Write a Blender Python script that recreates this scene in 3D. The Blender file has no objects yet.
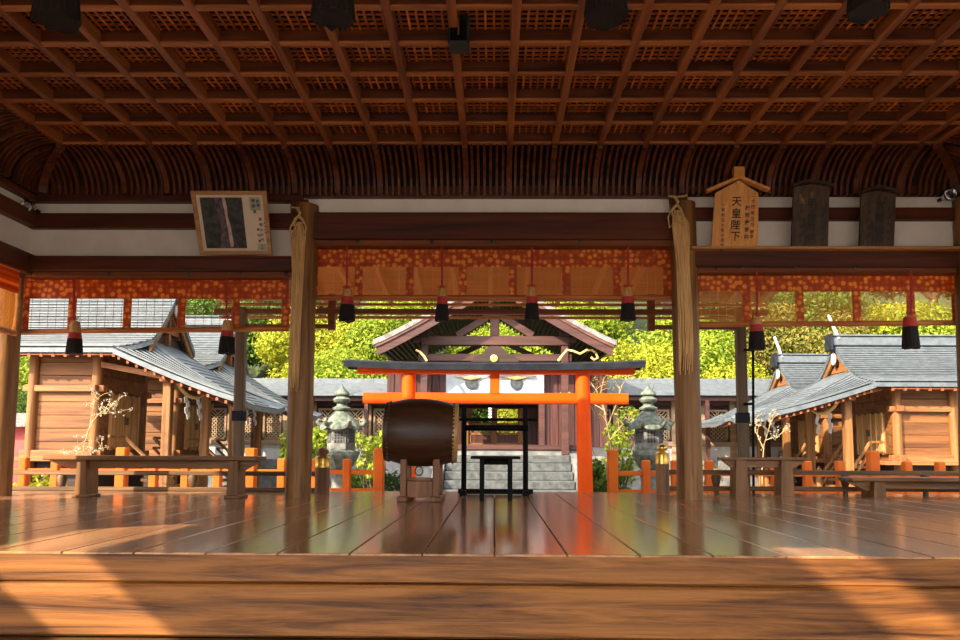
import bpy, math, random
from mathutils import Vector, Matrix
random.seed(7)
S = bpy.context.scene
COL = S.collection
PI = math.pi

# ------------------------------------------------------------------ camera
F_PX = 745.0
cam_d = bpy.data.cameras.new('camera')
cam = bpy.data.objects.new('camera', cam_d)
COL.objects.link(cam)
S.camera = cam
cam_d.sensor_width = 36.0
cam_d.lens = F_PX / 960 * 36.0
PITCH, YAW, ROLL = math.atan(0.09), math.radians(0.7), math.radians(0.25)
cam_d.shift_x = -6 / 960
cam_d.shift_y = 63 / 960
cam_d.clip_start = 0.02
cam_d.clip_end = 400
CAM = Vector((0, 0, 0.5))
R3 = Matrix.Rotation(YAW, 3, 'Z') @ Matrix.Rotation(PI / 2 + PITCH, 3, 'X') @ Matrix.Rotation(ROLL, 3, 'Z')
cam.location = CAM
cam.rotation_euler = R3.to_euler()

def ray(px, py):
    return R3 @ Vector(((px - 480 - 6) / F_PX, -(py - 320 - 63) / F_PX, -1.0))
def at(px, py, Y):
    d = ray(px, py)
    return CAM + d * (Y / d.y)
def onz(px, py, z):
    d = ray(px, py)
    return CAM + d * ((z - CAM.z) / d.z)

# ------------------------------------------------------------------ materials
def newmat(name):
    m = bpy.data.materials.new(name)
    m.use_nodes = True
    nt = m.node_tree
    return m, nt, nt.nodes['Principled BSDF']
def node(nt, t, **kw):
    n = nt.nodes.new(t)
    for k, v in kw.items():
        setattr(n, k, v)
    return n
def c4(c):
    return (c[0], c[1], c[2], 1.0)
def ramp(nt, fac, stops):
    r = node(nt, 'ShaderNodeValToRGB')
    els = r.color_ramp.elements
    while len(els) < len(stops):
        els.new(0.5)
    for e, (p, c) in zip(els, stops):
        e.position = p
        e.color = c4(c)
    nt.links.new(fac, r.inputs[0])
    return r.outputs[0]
def wood(name, dark, light, axis='X', grain=14.0, rough=0.6, bump=0.25, island=0.0, spec=0.35, lo=0.32, hi=0.68, gain=1.0):
    dark = (dark[0] * gain, dark[1] * .88 * gain, dark[2] * .7 * gain)
    light = (light[0] * gain, light[1] * .88 * gain, light[2] * .7 * gain)
    m, nt, b = newmat(name)
    tc = node(nt, 'ShaderNodeTexCoord')
    mp = node(nt, 'ShaderNodeMapping')
    sc = [grain] * 3
    sc['XYZ'.index(axis)] = grain * 0.06
    mp.inputs['Scale'].default_value = sc
    nt.links.new(tc.outputs['Object'], mp.inputs[0])
    geo = node(nt, 'ShaderNodeNewGeometry')
    add = node(nt, 'ShaderNodeVectorMath', operation='ADD')
    mul = node(nt, 'ShaderNodeVectorMath', operation='SCALE')
    comb = node(nt, 'ShaderNodeCombineXYZ')
    for i in range(3):
        nt.links.new(geo.outputs['Random Per Island'], comb.inputs[i])
    nt.links.new(comb.outputs[0], mul.inputs[0])
    mul.inputs['Scale'].default_value = 37.0
    nt.links.new(mp.outputs[0], add.inputs[0])
    nt.links.new(mul.outputs[0], add.inputs[1])
    nz = node(nt, 'ShaderNodeTexNoise')
    nz.inputs['Scale'].default_value = 1.0
    nz.inputs['Detail'].default_value = 5.0
    nz.inputs['Roughness'].default_value = 0.65
    nz.inputs['Distortion'].default_value = 0.6
    nt.links.new(add.outputs[0], nz.inputs['Vector'])
    col = ramp(nt, nz.outputs['Fac'], [(lo, dark), (hi, light)])
    if island:
        hv = node(nt, 'ShaderNodeHueSaturation')
        mr = node(nt, 'ShaderNodeMapRange')
        mr.inputs['To Min'].default_value = 1 - island
        mr.inputs['To Max'].default_value = 1 + island
        nt.links.new(geo.outputs['Random Per Island'], mr.inputs['Value'])
        nt.links.new(mr.outputs[0], hv.inputs['Value'])
        nt.links.new(col, hv.inputs['Color'])
        col = hv.outputs[0]
    nt.links.new(col, b.inputs['Base Color'])
    b.inputs['Roughness'].default_value = rough
    b.inputs['Specular IOR Level'].default_value = spec
    if bump:
        bp = node(nt, 'ShaderNodeBump')
        bp.inputs['Strength'].default_value = bump
        bp.inputs['Distance'].default_value = 0.01
        nt.links.new(nz.outputs['Fac'], bp.inputs['Height'])
        nt.links.new(bp.outputs[0], b.inputs['Normal'])
    return m
def noisy(name, c1, c2, scale=6.0, rough=0.7, metal=0.0, bump=0.15, spec=0.5, lo=0.35, hi=0.65, detail=6.0):
    m, nt, b = newmat(name)
    tc = node(nt, 'ShaderNodeTexCoord')
    nz = node(nt, 'ShaderNodeTexNoise')
    nz.inputs['Scale'].default_value = scale
    nz.inputs['Detail'].default_value = detail
    nt.links.new(tc.outputs['Object'], nz.inputs['Vector'])
    col = ramp(nt, nz.outputs['Fac'], [(lo, c1), (hi, c2)])
    nt.links.new(col, b.inputs['Base Color'])
    b.inputs['Roughness'].default_value = rough
    b.inputs['Metallic'].default_value = metal
    b.inputs['Specular IOR Level'].default_value = spec
    if bump:
        bp = node(nt, 'ShaderNodeBump')
        bp.inputs['Strength'].default_value = bump
        bp.inputs['Distance'].default_value = 0.02
        nt.links.new(nz.outputs['Fac'], bp.inputs['Height'])
        nt.links.new(bp.outputs[0], b.inputs['Normal'])
    return m
def leafmat(name, c1, c2, c3):
    m, nt, b = newmat(name)
    geo = node(nt, 'ShaderNodeNewGeometry')
    col = ramp(nt, geo.outputs['Random Per Island'], [(0.0, c1), (0.5, c2), (1.0, c3)])
    nt.links.new(col, b.inputs['Base Color'])
    b.inputs['Roughness'].default_value = 0.6
    b.inputs['Specular IOR Level'].default_value = 0.2
    tr = node(nt, 'ShaderNodeBsdfTranslucent')
    nt.links.new(col, tr.inputs['Color'])
    mx = node(nt, 'ShaderNodeMixShader')
    mx.inputs[0].default_value = 0.4
    out = nt.nodes['Material Output']
    nt.links.new(b.outputs[0], mx.inputs[1])
    nt.links.new(tr.outputs[0], mx.inputs[2])
    nt.links.new(mx.outputs[0], out.inputs['Surface'])
    return m
def screenmat(name, slat, cover, pitch=0.012):
    """woven bamboo blind: thin horizontal slats with see-through gaps"""
    m, nt, b = newmat(name)
    tc = node(nt, 'ShaderNodeTexCoord')
    sp = node(nt, 'ShaderNodeSeparateXYZ')
    nt.links.new(tc.outputs['Object'], sp.inputs[0])
    def stripes(o, p, w):
        a = node(nt, 'ShaderNodeMath', operation='MULTIPLY'); a.inputs[1].default_value = 1 / p
        f = node(nt, 'ShaderNodeMath', operation='FRACT')
        l = node(nt, 'ShaderNodeMath', operation='LESS_THAN'); l.inputs[1].default_value = w
        nt.links.new(o, a.inputs[0]); nt.links.new(a.outputs[0], f.inputs[0]); nt.links.new(f.outputs[0], l.inputs[0])
        return l.outputs[0]
    s1 = stripes(sp.outputs[2], pitch, cover)
    ax = node(nt, 'ShaderNodeMath', operation='ADD')
    nt.links.new(sp.outputs[0], ax.inputs[0]); nt.links.new(sp.outputs[1], ax.inputs[1])
    s2 = stripes(ax.outputs[0], 0.09, 0.06)
    mxx = node(nt, 'ShaderNodeMath', operation='MAXIMUM')
    nt.links.new(s1, mxx.inputs[0]); nt.links.new(s2, mxx.inputs[1])
    b.inputs['Base Color'].default_value = c4(slat)
    b.inputs['Roughness'].default_value = 0.6
    tl = node(nt, 'ShaderNodeBsdfTranslucent'); tl.inputs['Color'].default_value = c4(slat)
    m1 = node(nt, 'ShaderNodeMixShader'); m1.inputs[0].default_value = 0.6
    nt.links.new(b.outputs[0], m1.inputs[1]); nt.links.new(tl.outputs[0], m1.inputs[2])
    tp = node(nt, 'ShaderNodeBsdfTransparent')
    m2 = node(nt, 'ShaderNodeMixShader')
    nt.links.new(mxx.outputs[0], m2.inputs[0])
    nt.links.new(tp.outputs[0], m2.inputs[1]); nt.links.new(m1.outputs[0], m2.inputs[2])
    nt.links.new(m2.outputs[0], nt.nodes['Material Output'].inputs['Surface'])
    return m
def brocade(name):
    """orange silk with woven gold blossoms"""
    m, nt, b = newmat(name)
    tc = node(nt, 'ShaderNodeTexCoord')
    mp = node(nt, 'ShaderNodeMapping')
    mp.inputs['Scale'].default_value = (1, 0.001, 1)
    nt.links.new(tc.outputs['Object'], mp.inputs[0])
    vo = node(nt, 'ShaderNodeTexVoronoi', voronoi_dimensions='3D')
    vo.inputs['Scale'].default_value = 17.0
    vo.inputs['Randomness'].default_value = 0.6
    nt.links.new(mp.outputs[0], vo.inputs['Vector'])
    col = ramp(nt, vo.outputs['Distance'], [(0.0, (0.75, 0.17, 0.012)), (0.1, (0.85, 0.24, 0.02)), (0.2, (1.0, 0.52, 0.07)), (0.36, (0.95, 0.36, 0.04)), (0.44, (0.72, 0.15, 0.012)), (0.7, (0.5, 0.08, 0.005))])
    nt.links.new(col, b.inputs['Base Color'])
    b.inputs['Roughness'].default_value = 0.5
    tl = node(nt, 'ShaderNodeBsdfTranslucent')
    nt.links.new(col, tl.inputs['Color'])
    mx = node(nt, 'ShaderNodeMixShader'); mx.inputs[0].default_value = 0.45
    nt.links.new(b.outputs[0], mx.inputs[1]); nt.links.new(tl.outputs[0], mx.inputs[2])
    nt.links.new(mx.outputs[0], nt.nodes['Material Output'].inputs['Surface'])
    return m

M = {}
M['beam_dark'] = wood('beam_dark', (0.035, 0.007, 0.002), (0.12, 0.03, 0.009), 'X', 9, 0.5)
M['beam_mid'] = wood('beam_mid', (0.08, 0.022, 0.007), (0.25, 0.08, 0.025), 'X', 9, 0.5)
M['beam_pale'] = wood('beam_pale', (0.35, 0.16, 0.06), (0.6, 0.32, 0.13), 'X', 10, 0.5)
M['ceil_x'] = wood('ceil_x', (0.035, 0.008, 0.002), (0.15, 0.042, 0.011), 'X', 10, 0.5)  # darkened to stand for shade on the crossbeam faces
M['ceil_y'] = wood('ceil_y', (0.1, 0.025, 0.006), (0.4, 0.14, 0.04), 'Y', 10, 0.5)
M['ceil_lit_edge'] = wood('ceil_lit_edge', (0.16, 0.048, 0.012), (0.52, 0.2, 0.062), 'X', 10, 0.5)  # lighter tone stands for light from below on the crossbeam bottoms
M['door_wood'] = wood('door_wood', (0.22, 0.12, 0.05), (0.5, 0.32, 0.15), 'Z', 10, 0.6)
M['lattice'] = wood('lattice', (0.24, 0.06, 0.011), (0.7, 0.24, 0.048), 'X', 5, 0.5, island=0.5)
M['board_dark'] = wood('board_dark', (0.003, 0.001, 0.0006), (0.01, 0.003, 0.0015), 'X', 8, 0.8)
M['rib'] = wood('rib', (0.035, 0.008, 0.003), (0.17, 0.05, 0.015), 'Z', 10, 0.5)
M['plaster'] = noisy('plaster', (0.8, 0.71, 0.61), (0.88, 0.8, 0.71), 3.0, 0.9, bump=0.03)
M['pillar'] = wood('pillar', (0.06, 0.026, 0.007), (0.31, 0.155, 0.045), 'Z', 14, 0.5, 0.4)
M['straw'] = wood('straw', (0.4, 0.25, 0.1), (0.85, 0.6, 0.32), 'Z', 45, 0.8, 0.6)
M['rope'] = noisy('rope', (0.4, 0.24, 0.07), (0.7, 0.48, 0.18), 40, 0.85, bump=0.6)
M['grey_wood'] = wood('grey_wood', (0.05, 0.033, 0.02), (0.15, 0.105, 0.065), 'Z', 14, 0.6)
M['rail_wood'] = wood('rail_wood', (0.05, 0.025, 0.009), (0.2, 0.11, 0.044), 'X', 12, 0.55)
M['bench_wood'] = wood('bench_wood', (0.085, 0.038, 0.011), (0.28, 0.14, 0.05), 'X', 12, 0.45)
M['bench_leg'] = wood('bench_leg', (0.09, 0.04, 0.011), (0.26, 0.13, 0.045), 'Z', 12, 0.45)
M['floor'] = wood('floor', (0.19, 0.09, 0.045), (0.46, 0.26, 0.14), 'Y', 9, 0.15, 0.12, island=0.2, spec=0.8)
M['step'] = wood('step', (0.035, 0.011, 0.0025), (0.25, 0.105, 0.028), 'X', 13, 0.5, 0.6, lo=0.34, hi=0.62, spec=0.25)
M['brass'] = noisy('brass', (0.5, 0.3, 0.05), (0.8, 0.52, 0.12), 12, 0.3, 0.9, 0.05)
M['black'] = noisy('black', (0.003, 0.003, 0.003), (0.007, 0.006, 0.006), 8, 0.5, bump=0.02, spec=0.05)
M['black_box'] = noisy('black_box', (0.008, 0.01, 0.009), (0.02, 0.024, 0.022), 8, 0.6, bump=0.02)
M['fringe'] = wood('fringe', (0.003, 0.002, 0.002), (0.014, 0.008, 0.008), 'Z', 90, 0.8, 0.5)
M['cord_red'] = noisy('cord_red', (0.3, 0.012, 0.012), (0.5, 0.03, 0.02), 60, 0.7)
M['cap_gold'] = wood('cap_gold', (0.3, 0.15, 0.05), (0.6, 0.36, 0.14), 'Z', 60, 0.6)
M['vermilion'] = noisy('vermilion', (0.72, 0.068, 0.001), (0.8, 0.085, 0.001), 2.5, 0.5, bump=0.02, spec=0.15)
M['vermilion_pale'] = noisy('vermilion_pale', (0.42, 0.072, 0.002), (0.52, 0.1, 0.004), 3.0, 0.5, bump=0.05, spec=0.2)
M['slate_cap'] = noisy('slate_cap', (0.01, 0.011, 0.016), (0.02, 0.022, 0.028), 6, 0.8, spec=0.1)
M['drum'] = wood('drum', (0.022, 0.009, 0.004), (0.075, 0.03, 0.013), 'X', 16, 0.45, 0.06)
M['drum_skin'] = noisy('drum_skin', (0.3, 0.14, 0.03), (0.5, 0.27, 0.08), 6, 0.5)
M['stand_wood'] = wood('stand_wood', (0.09, 0.035, 0.014), (0.28, 0.12, 0.045), 'Z', 14, 0.5)
M['iron'] = noisy('iron', (0.05, 0.04, 0.03), (0.12, 0.1, 0.08), 20, 0.45, 0.7)
M['copper_roof'] = noisy('copper_roof', (0.06, 0.073, 0.081), (0.105, 0.12, 0.129), 7, 0.5, bump=0.05, spec=0.7)
M['bark_roof'] = noisy('bark_roof', (0.09, 0.085, 0.078), (0.19, 0.185, 0.17), 9, 0.7)
M['shrine_wood'] = wood('shrine_wood', (0.065, 0.022, 0.006), (0.225, 0.098, 0.028), 'X', 8, 0.65, 0.3, island=0.15)
M['shrine_post'] = wood('shrine_post', (0.1, 0.04, 0.011), (0.28, 0.135, 0.042), 'Z', 9, 0.65, 0.3)
M['shrine_beam'] = wood('shrine_beam', (0.1, 0.035, 0.012), (0.3, 0.12, 0.045), 'Y', 9, 0.65, 0.3)
M['gate_wood'] = wood('gate_wood', (0.02, 0.006, 0.005), (0.085, 0.026, 0.024), 'Z', 12, 0.6, 0.3, island=0.2)
M['gate_beam'] = wood('gate_beam', (0.022, 0.008, 0.007), (0.085, 0.031, 0.026), 'X', 8, 0.6, 0.3)
M['gate_dark'] = wood('gate_dark', (0.014, 0.007, 0.005), (0.04, 0.018, 0.013), 'X', 8, 0.7)
M['cloth_white'] = noisy('cloth_white', (0.24, 0.26, 0.28), (0.3, 0.32, 0.34), 5, 0.9, bump=0.05)
M['paper'] = noisy('paper', (0.6, 0.6, 0.6), (0.7, 0.7, 0.7), 5, 0.9, bump=0)
M['crest_grey'] = noisy('crest_grey', (0.015, 0.02, 0.025), (0.035, 0.04, 0.046), 9, 0.9, bump=0)
M['crest_light'] = noisy('crest_light', (0.075, 0.083, 0.09), (0.1, 0.11, 0.12), 9, 0.8, bump=0)
M['gold'] = noisy('gold', (0.6, 0.4, 0.08), (0.8, 0.55, 0.14), 20, 0.35, 0.6, 0)
M['stone'] = noisy('stone', (0.07, 0.075, 0.065), (0.2, 0.2, 0.18), 9, 0.85, bump=0.5)
M['stone_moss'] = noisy('stone_moss', (0.05, 0.07, 0.05), (0.16, 0.175, 0.135), 11, 0.85, bump=0.5)
M['stone_pale'] = noisy('stone_pale', (0.08, 0.08, 0.076), (0.17, 0.165, 0.155), 5, 0.85, bump=0.2)
M['stair'] = noisy('stair', (0.03, 0.033, 0.033), (0.08, 0.084, 0.08), 7, 0.8, bump=0.3)
M['gravel'] = noisy('gravel', (0.2, 0.185, 0.16), (0.33, 0.31, 0.28), 60, 0.95, bump=0.4)
M['earth'] = noisy('earth', (0.02, 0.035, 0.008), (0.06, 0.08, 0.018), 2.0, 0.95)
M['corridor_wall'] = wood('corridor_wall', (0.13, 0.09, 0.06), (0.28, 0.21, 0.15), 'X', 7, 0.7)
M['white_wall'] = noisy('white_wall', (0.36, 0.35, 0.33), (0.46, 0.45, 0.42), 4, 0.9)
M['trunk'] = wood('trunk', (0.04, 0.025, 0.015), (0.13, 0.09, 0.06), 'Z', 10, 0.85)
M['red_paint'] = noisy('red_paint', (0.28, 0.02, 0.015), (0.4, 0.04, 0.03), 4, 0.6)
M['leaf_yellow'] = leafmat('leaf_yellow', (0.17, 0.22, 0.012), (0.33, 0.34, 0.02), (0.46, 0.42, 0.04))
M['leaf_lime'] = leafmat('leaf_lime', (0.1, 0.17, 0.012), (0.22, 0.29, 0.02), (0.36, 0.38, 0.03))
M['leaf_green'] = leafmat('leaf_green', (0.03, 0.07, 0.012), (0.08, 0.15, 0.02), (0.16, 0.22, 0.03))
M['leaf_dark'] = leafmat('leaf_dark', (0.015, 0.035, 0.012), (0.04, 0.075, 0.02), (0.07, 0.11, 0.03))
M['leaf_rust'] = leafmat('leaf_rust', (0.09, 0.1, 0.018), (0.2, 0.19, 0.028), (0.32, 0.24, 0.05))
M['leaf_pink'] = leafmat('leaf_pink', (0.3, 0.07, 0.13), (0.5, 0.14, 0.24), (0.6, 0.25, 0.33))
M['leaf_white'] = leafmat('leaf_white', (0.4, 0.35, 0.25), (0.55, 0.5, 0.42), (0.5, 0.42, 0.2))
M['screen_l'] = screenmat('screen_l', (0.2, 0.1, 0.035), 0.17, 0.0245)
M['screen_c'] = screenmat('screen_c', (0.85, 0.27, 0.03), 0.5, 0.012)
M['screen_r'] = screenmat('screen_r', (0.8, 0.33, 0.05), 0.4, 0.012)
M['brocade'] = brocade('brocade')
M['plaque_new'] = wood('plaque_new', (0.5, 0.21, 0.05), (0.78, 0.4, 0.12), 'Z', 22, 0.5, 0.1, lo=0.3, hi=0.7)
M['plaque_old'] = wood('plaque_old', (0.018, 0.011, 0.007), (0.085, 0.052, 0.03), 'Z', 16, 0.6, 0.15)
M['ink'] = noisy('ink', (0.006, 0.005, 0.004), (0.012, 0.01, 0.008), 9, 0.7, bump=0)
M['frame_wood'] = wood('frame_wood', (0.3, 0.16, 0.08), (0.55, 0.35, 0.19), 'X', 14, 0.5, 0.1)
M['mat_cream'] = noisy('mat_cream', (0.68, 0.55, 0.4), (0.76, 0.63, 0.47), 3, 0.8, bump=0)
M['seal_green'] = noisy('seal_green', (0.32, 0.36, 0.28), (0.42, 0.44, 0.35), 6, 0.8, bump=0)
M['photo_dark'] = noisy('photo_dark', (0.012, 0.016, 0.018), (0.06, 0.06, 0.055), 16, 0.5, bump=0)
M['photo_cliff'] = noisy('photo_cliff', (0.03, 0.025, 0.035), (0.17, 0.11, 0.15), 14, 0.5, bump=0)
M['photo_water'] = noisy('photo_water', (0.45, 0.3, 0.24), (0.6, 0.46, 0.38), 14, 0.5, bump=0)
M['chrome'] = noisy('chrome', (0.6, 0.6, 0.6), (0.75, 0.75, 0.75), 5, 0.12, 1.0, 0)
M['glass'], _nt, _b = newmat('glass')
_b.inputs['Transmission Weight'].default_value = 1.0
_b.inputs['Roughness'].default_value = 0.02
_b.inputs['IOR'].default_value = 1.45

# ------------------------------------------------------------------ mesh building
ORG = {}
class MB:
    def __init__(s):
        s.v, s.f = [], []
    def add(s, vs, fs):
        n = len(s.v)
        s.v += [Vector(p) for p in vs]
        s.f += [tuple(i + n for i in f) for f in fs]
        return s
    def obox(s, mat, sx, sy, sz, bev=0.0):
        """box of full size sx,sy,sz centred on mat, chamfered by bev"""
        x, y, z = sx / 2, sy / 2, sz / 2
        b = min(bev, x * .9, y * .9, z * .9)
        if b <= 0:
            vs = [(i, j, k) for i in (-x, x) for j in (-y, y) for k in (-z, z)]
            fs = [(0, 1, 3, 2), (4, 6, 7, 5), (0, 4, 5, 1), (2, 3, 7, 6), (0, 2, 6, 4), (1, 5, 7, 3)]
        else:
            vs, idx = [], {}
            for i in (-1, 1):
                for j in (-1, 1):
                    for k in (-1, 1):
                        for a in range(3):
                            p = [i * (x - b), j * (y - b), k * (z - b)]
                            p[a] = (i * x, j * y, k * z)[a]
                            idx[(i, j, k, a)] = len(vs)
                            vs.append(tuple(p))
            fs = []
            for a in range(3):
                u, w = (a + 1) % 3, (a + 2) % 3
                for sg in (-1, 1):
                    q = []
                    for (p1, p2) in ((-1, -1), (1, -1), (1, 1), (-1, 1)):
                        t = [0, 0, 0]; t[a] = sg; t[u] = p1; t[w] = p2
                        q.append(idx[(t[0], t[1], t[2], a)])
                    fs.append(tuple(q if sg > 0 else q[::-1]))
            for a in range(3):
                u, w = (a + 1) % 3, (a + 2) % 3
                for p1 in (-1, 1):
                    for p2 in (-1, 1):
                        q = []
                        for (e, ax) in ((-1, u), (1, u), (1, w), (-1, w)):
                            t = [0, 0, 0]; t[a] = e; t[u] = p1; t[w] = p2
                            q.append(idx[(t[0], t[1], t[2], ax)])
                        fs.append(tuple(q if p1 * p2 > 0 else q[::-1]))
            for i in (-1, 1):
                for j in (-1, 1):
                    for k in (-1, 1):
                        q = [idx[(i, j, k, a)] for a in range(3)]
                        fs.append(tuple(q if i * j * k > 0 else q[::-1]))
        return s.add([mat @ Vector(p) for p in vs], fs)
    def box(s, x0, x1, y0, y1, z0, z1, bev=0.0):
        m = Matrix.Translation(((x0 + x1) / 2, (y0 + y1) / 2, (z0 + z1) / 2))
        return s.obox(m, abs(x1 - x0), abs(y1 - y0), abs(z1 - z0), bev)
    def beam(s, p0, p1, w, h, bev=0.0, up=(0, 0, 1)):
        """square bar from p0 to p1, w across, h along up"""
        p0, p1 = Vector(p0), Vector(p1)
        d = (p1 - p0)
        L = d.length
        d.normalize()
        u = Vector(up)
        sd = u.cross(d)
        if sd.length < 1e-5:
            sd = Vector((0, 1, 0)).cross(d)
        sd.normalize()
        u = d.cross(sd)
        m = Matrix((d, sd, u)).transposed().to_4x4()
        m.translation = (p0 + p1) / 2
        return s.obox(m, L, w, h, bev)
    def tube(s, pts, r, n=8, caps=True):
        pts = [Vector(p) for p in pts]
        rs = r if isinstance(r, (list, tuple)) else [r] * len(pts)
        vs, fs = [], []
        ref = None
        for i, p in enumerate(pts):
            t = (pts[min(i + 1, len(pts) - 1)] - pts[max(i - 1, 0)])
            t.normalize()
            if ref is None:
                ref = t.orthogonal().normalized()
            a = (ref - t * ref.dot(t)).normalized()
            ref = a
            b = t.cross(a)
            for k in range(n):
                an = 2 * PI * k / n
                vs.append(p + (a * math.cos(an) + b * math.sin(an)) * rs[i])
        for i in range(len(pts) - 1):
            for k in range(n):
                k2 = (k + 1) % n
                fs.append((i * n + k, i * n + k2, (i + 1) * n + k2, (i + 1) * n + k))
        if caps:
            fs.append(tuple(range(n))[::-1])
            fs.append(tuple(range((len(pts) - 1) * n, len(pts) * n)))
        return s.add(vs, fs)
    def lathe(s, prof, mat=None, n=24, sx=1.0, sy=1.0, rot=0.0):
        """prof: (radius, height) from bottom to top about the local Z of mat"""
        mat = mat if mat is not None else Matrix.Identity(4)
        vs, fs = [], []
        for (r, z) in prof:
            for k in range(n):
                a = 2 * PI * k / n + rot
                vs.append(mat @ Vector((r * math.cos(a) * sx, r * math.sin(a) * sy, z)))
        for i in range(len(prof) - 1):
            for k in range(n):
                k2 = (k + 1) % n
                fs.append((i * n + k, i * n + k2, (i + 1) * n + k2, (i + 1) * n + k))
        fs.append(tuple(range(n))[::-1])
        fs.append(tuple(range((len(prof) - 1) * n, len(prof) * n)))
        return s.add(vs, fs)
    def prism(s, outline, mat, depth):
        """outline in local XY, extruded to -depth..0 along local Z"""
        n = len(outline)
        vs = [mat @ Vector((x, y, 0)) for x, y in outline] + [mat @ Vector((x, y, -depth)) for x, y in outline]
        fs = [tuple(range(n)), tuple(range(n, 2 * n))[::-1]]
        fs += [(i + n, (i + 1) % n + n, (i + 1) % n, i) for i in range(n)]
        return s.add(vs, fs)
    def sheet(s, fn, nu, nv, thick, up=Vector((0, 0, -1))):
        """surface fn(u,v) in 0..1, thickened along up"""
        P = [[Vector(fn(i / nu, j / nv)) for j in range(nv + 1)] for i in range(nu + 1)]
        vs = [p for row in P for p in row] + [p + up * thick for row in P for p in row]
        W = nv + 1
        o = (nu + 1) * W
        fs = []
        for i in range(nu):
            for j in range(nv):
                a, b, c, d = i * W + j, (i + 1) * W + j, (i + 1) * W + j + 1, i * W + j + 1
                fs.append((a, b, c, d))
                fs.append((a + o, d + o, c + o, b + o))
        for i in range(nu):
            for j in (0, nv):
                a, b = i * W + j, (i + 1) * W + j
                fs.append((a, a + o, b + o, b))
        for j in range(nv):
            for i in (0, nu):
                a, b = i * W + j, i * W + j + 1
                fs.append((a, b, b + o, a + o))
        return s.add(vs, fs)
    def quads_px(s, x0, x1, y0, y1, Y, t):
        """board seen between pixel bounds at depth Y, t thick going away"""
        a, b = at(x0, y1, Y), at(x1, y0, Y)
        return s.box(a.x, b.x, Y, Y + t, a.z, b.z)
    def text(s, body, mat, size):
        vs, fs = text_mesh(body)
        return s.add([mat @ Vector((p[0] * size, p[1] * size, 0)) for p in vs], fs)
    def build(s, name, mat, parent=None, smooth=None, loc=None):
        me = bpy.data.meshes.new(name)
        if parent is not None:
            org = ORG[parent.name]
            o_loc = Vector((0, 0, 0))
        else:
            if loc is None:
                lo = [min(p[i] for p in s.v) for i in range(3)]
                hi = [max(p[i] for p in s.v) for i in range(3)]
                loc = ((lo[0] + hi[0]) / 2, (lo[1] + hi[1]) / 2, lo[2])
            org = Vector(loc)
            o_loc = org
        me.from_pydata([tuple(p - org) for p in s.v], [], s.f)
        me.materials.append(M[mat] if isinstance(mat, str) else mat)
        if smooth is not None:
            me.polygons.foreach_set('use_smooth', [True] * len(me.polygons))
            me.update()
            me.set_sharp_from_angle(angle=math.radians(smooth))
        me.update()
        o = bpy.data.objects.new(name, me)
        COL.objects.link(o)
        o.location = o_loc
        if parent is not None:
            o.parent = parent
        ORG[o.name] = org
        return o
_TX = {}
def text_mesh(body):
    if body in _TX:
        return _TX[body]
    c = bpy.data.curves.new('lettering', 'FONT')
    c.body = body
    c.align_x = 'CENTER'
    c.align_y = 'CENTER'
    c.resolution_u = 3
    c.offset = 0.016
    o = bpy.data.objects.new('lettering', c)
    COL.objects.link(o)
    bpy.context.view_layer.update()
    me = bpy.data.meshes.new_from_object(o.evaluated_get(bpy.context.evaluated_depsgraph_get()))
    vs = [tuple(v.co) for v in me.vertices]
    fs = [tuple(p.vertices) for p in me.polygons]
    if vs:
        cx = (min(v[0] for v in vs) + max(v[0] for v in vs)) / 2
        cy = (min(v[1] for v in vs) + max(v[1] for v in vs)) / 2
        vs = [(v[0] - cx, v[1] - cy, 0) for v in vs]
    bpy.data.objects.remove(o)
    bpy.data.curves.remove(c)
    bpy.data.meshes.remove(me)
    _TX[body] = (vs, fs)
    return vs, fs

def tag(o, label, cat, group=None):
    o['label'] = label
    o['category'] = cat
    if group:
        o['group'] = group
    return o
def thing(name, label, cat, loc, group=None):
    o = bpy.data.objects.new(name, None)
    o.empty_display_size = 0.1
    COL.objects.link(o)
    o.location = loc
    ORG[o.name] = Vector(loc)
    return tag(o, label, cat, group)
def struct(o, label=None):
    o['kind'] = 'structure'
    if label:
        o['label'] = label
    return o
def stuff(o):
    o['kind'] = 'stuff'
    return o
def copy_thing(src, loc, label, rz=0.0, group=None):
    r = src.copy()
    COL.objects.link(r)
    r.location = loc
    r.rotation_euler = (0, 0, rz)
    r['label'] = label
    if group:
        r['group'] = group
    ORG[r.name] = Vector(loc)
    for ch in list(src.children):
        c = ch.copy(); COL.objects.link(c); c.parent = r
        for g in list(ch.children):
            d = g.copy(); COL.objects.link(d); d.parent = c
    return r
T = Matrix.Translation
def Rm(a, ax):
    return Matrix.Rotation(a, 4, ax)
M['porch_board'] = wood('porch_board', (0.35, 0.17, 0.07), (0.62, 0.34, 0.15), 'X', 8, 0.6)
M['porch_rafter'] = wood('porch_rafter', (0.5, 0.28, 0.13), (0.8, 0.5, 0.25), 'Y', 10, 0.6)

SKY_STRENGTH, SUN_STRENGTH, EXPOSURE = 0.21, 6.2, 1.4
M['gate_red'] = wood('gate_red', (0.05, 0.018, 0.014), (0.14, 0.055, 0.042), 'X', 8, 0.6, 0.3)
# ================================================================== THE HALL
YW = 7.85            # back row of pillars
XL, XR = -5.05, 5.05
ZC = 3.58             # ceiling grid underside

# floor of planks laid front to back
fl = MB()
x = -7.0
while x < 7.0:
    fl.box(x + .003, x + .347, 3.65, 9.05, -.06, 0, .004)
    x += .35
fo = struct(fl.build('floor', 'floor'))
sub = MB().box(-7, 7, 3.8, 9.0, -.3, -.062)
struct(sub.build('floor_joists', 'board_dark', fo))
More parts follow.
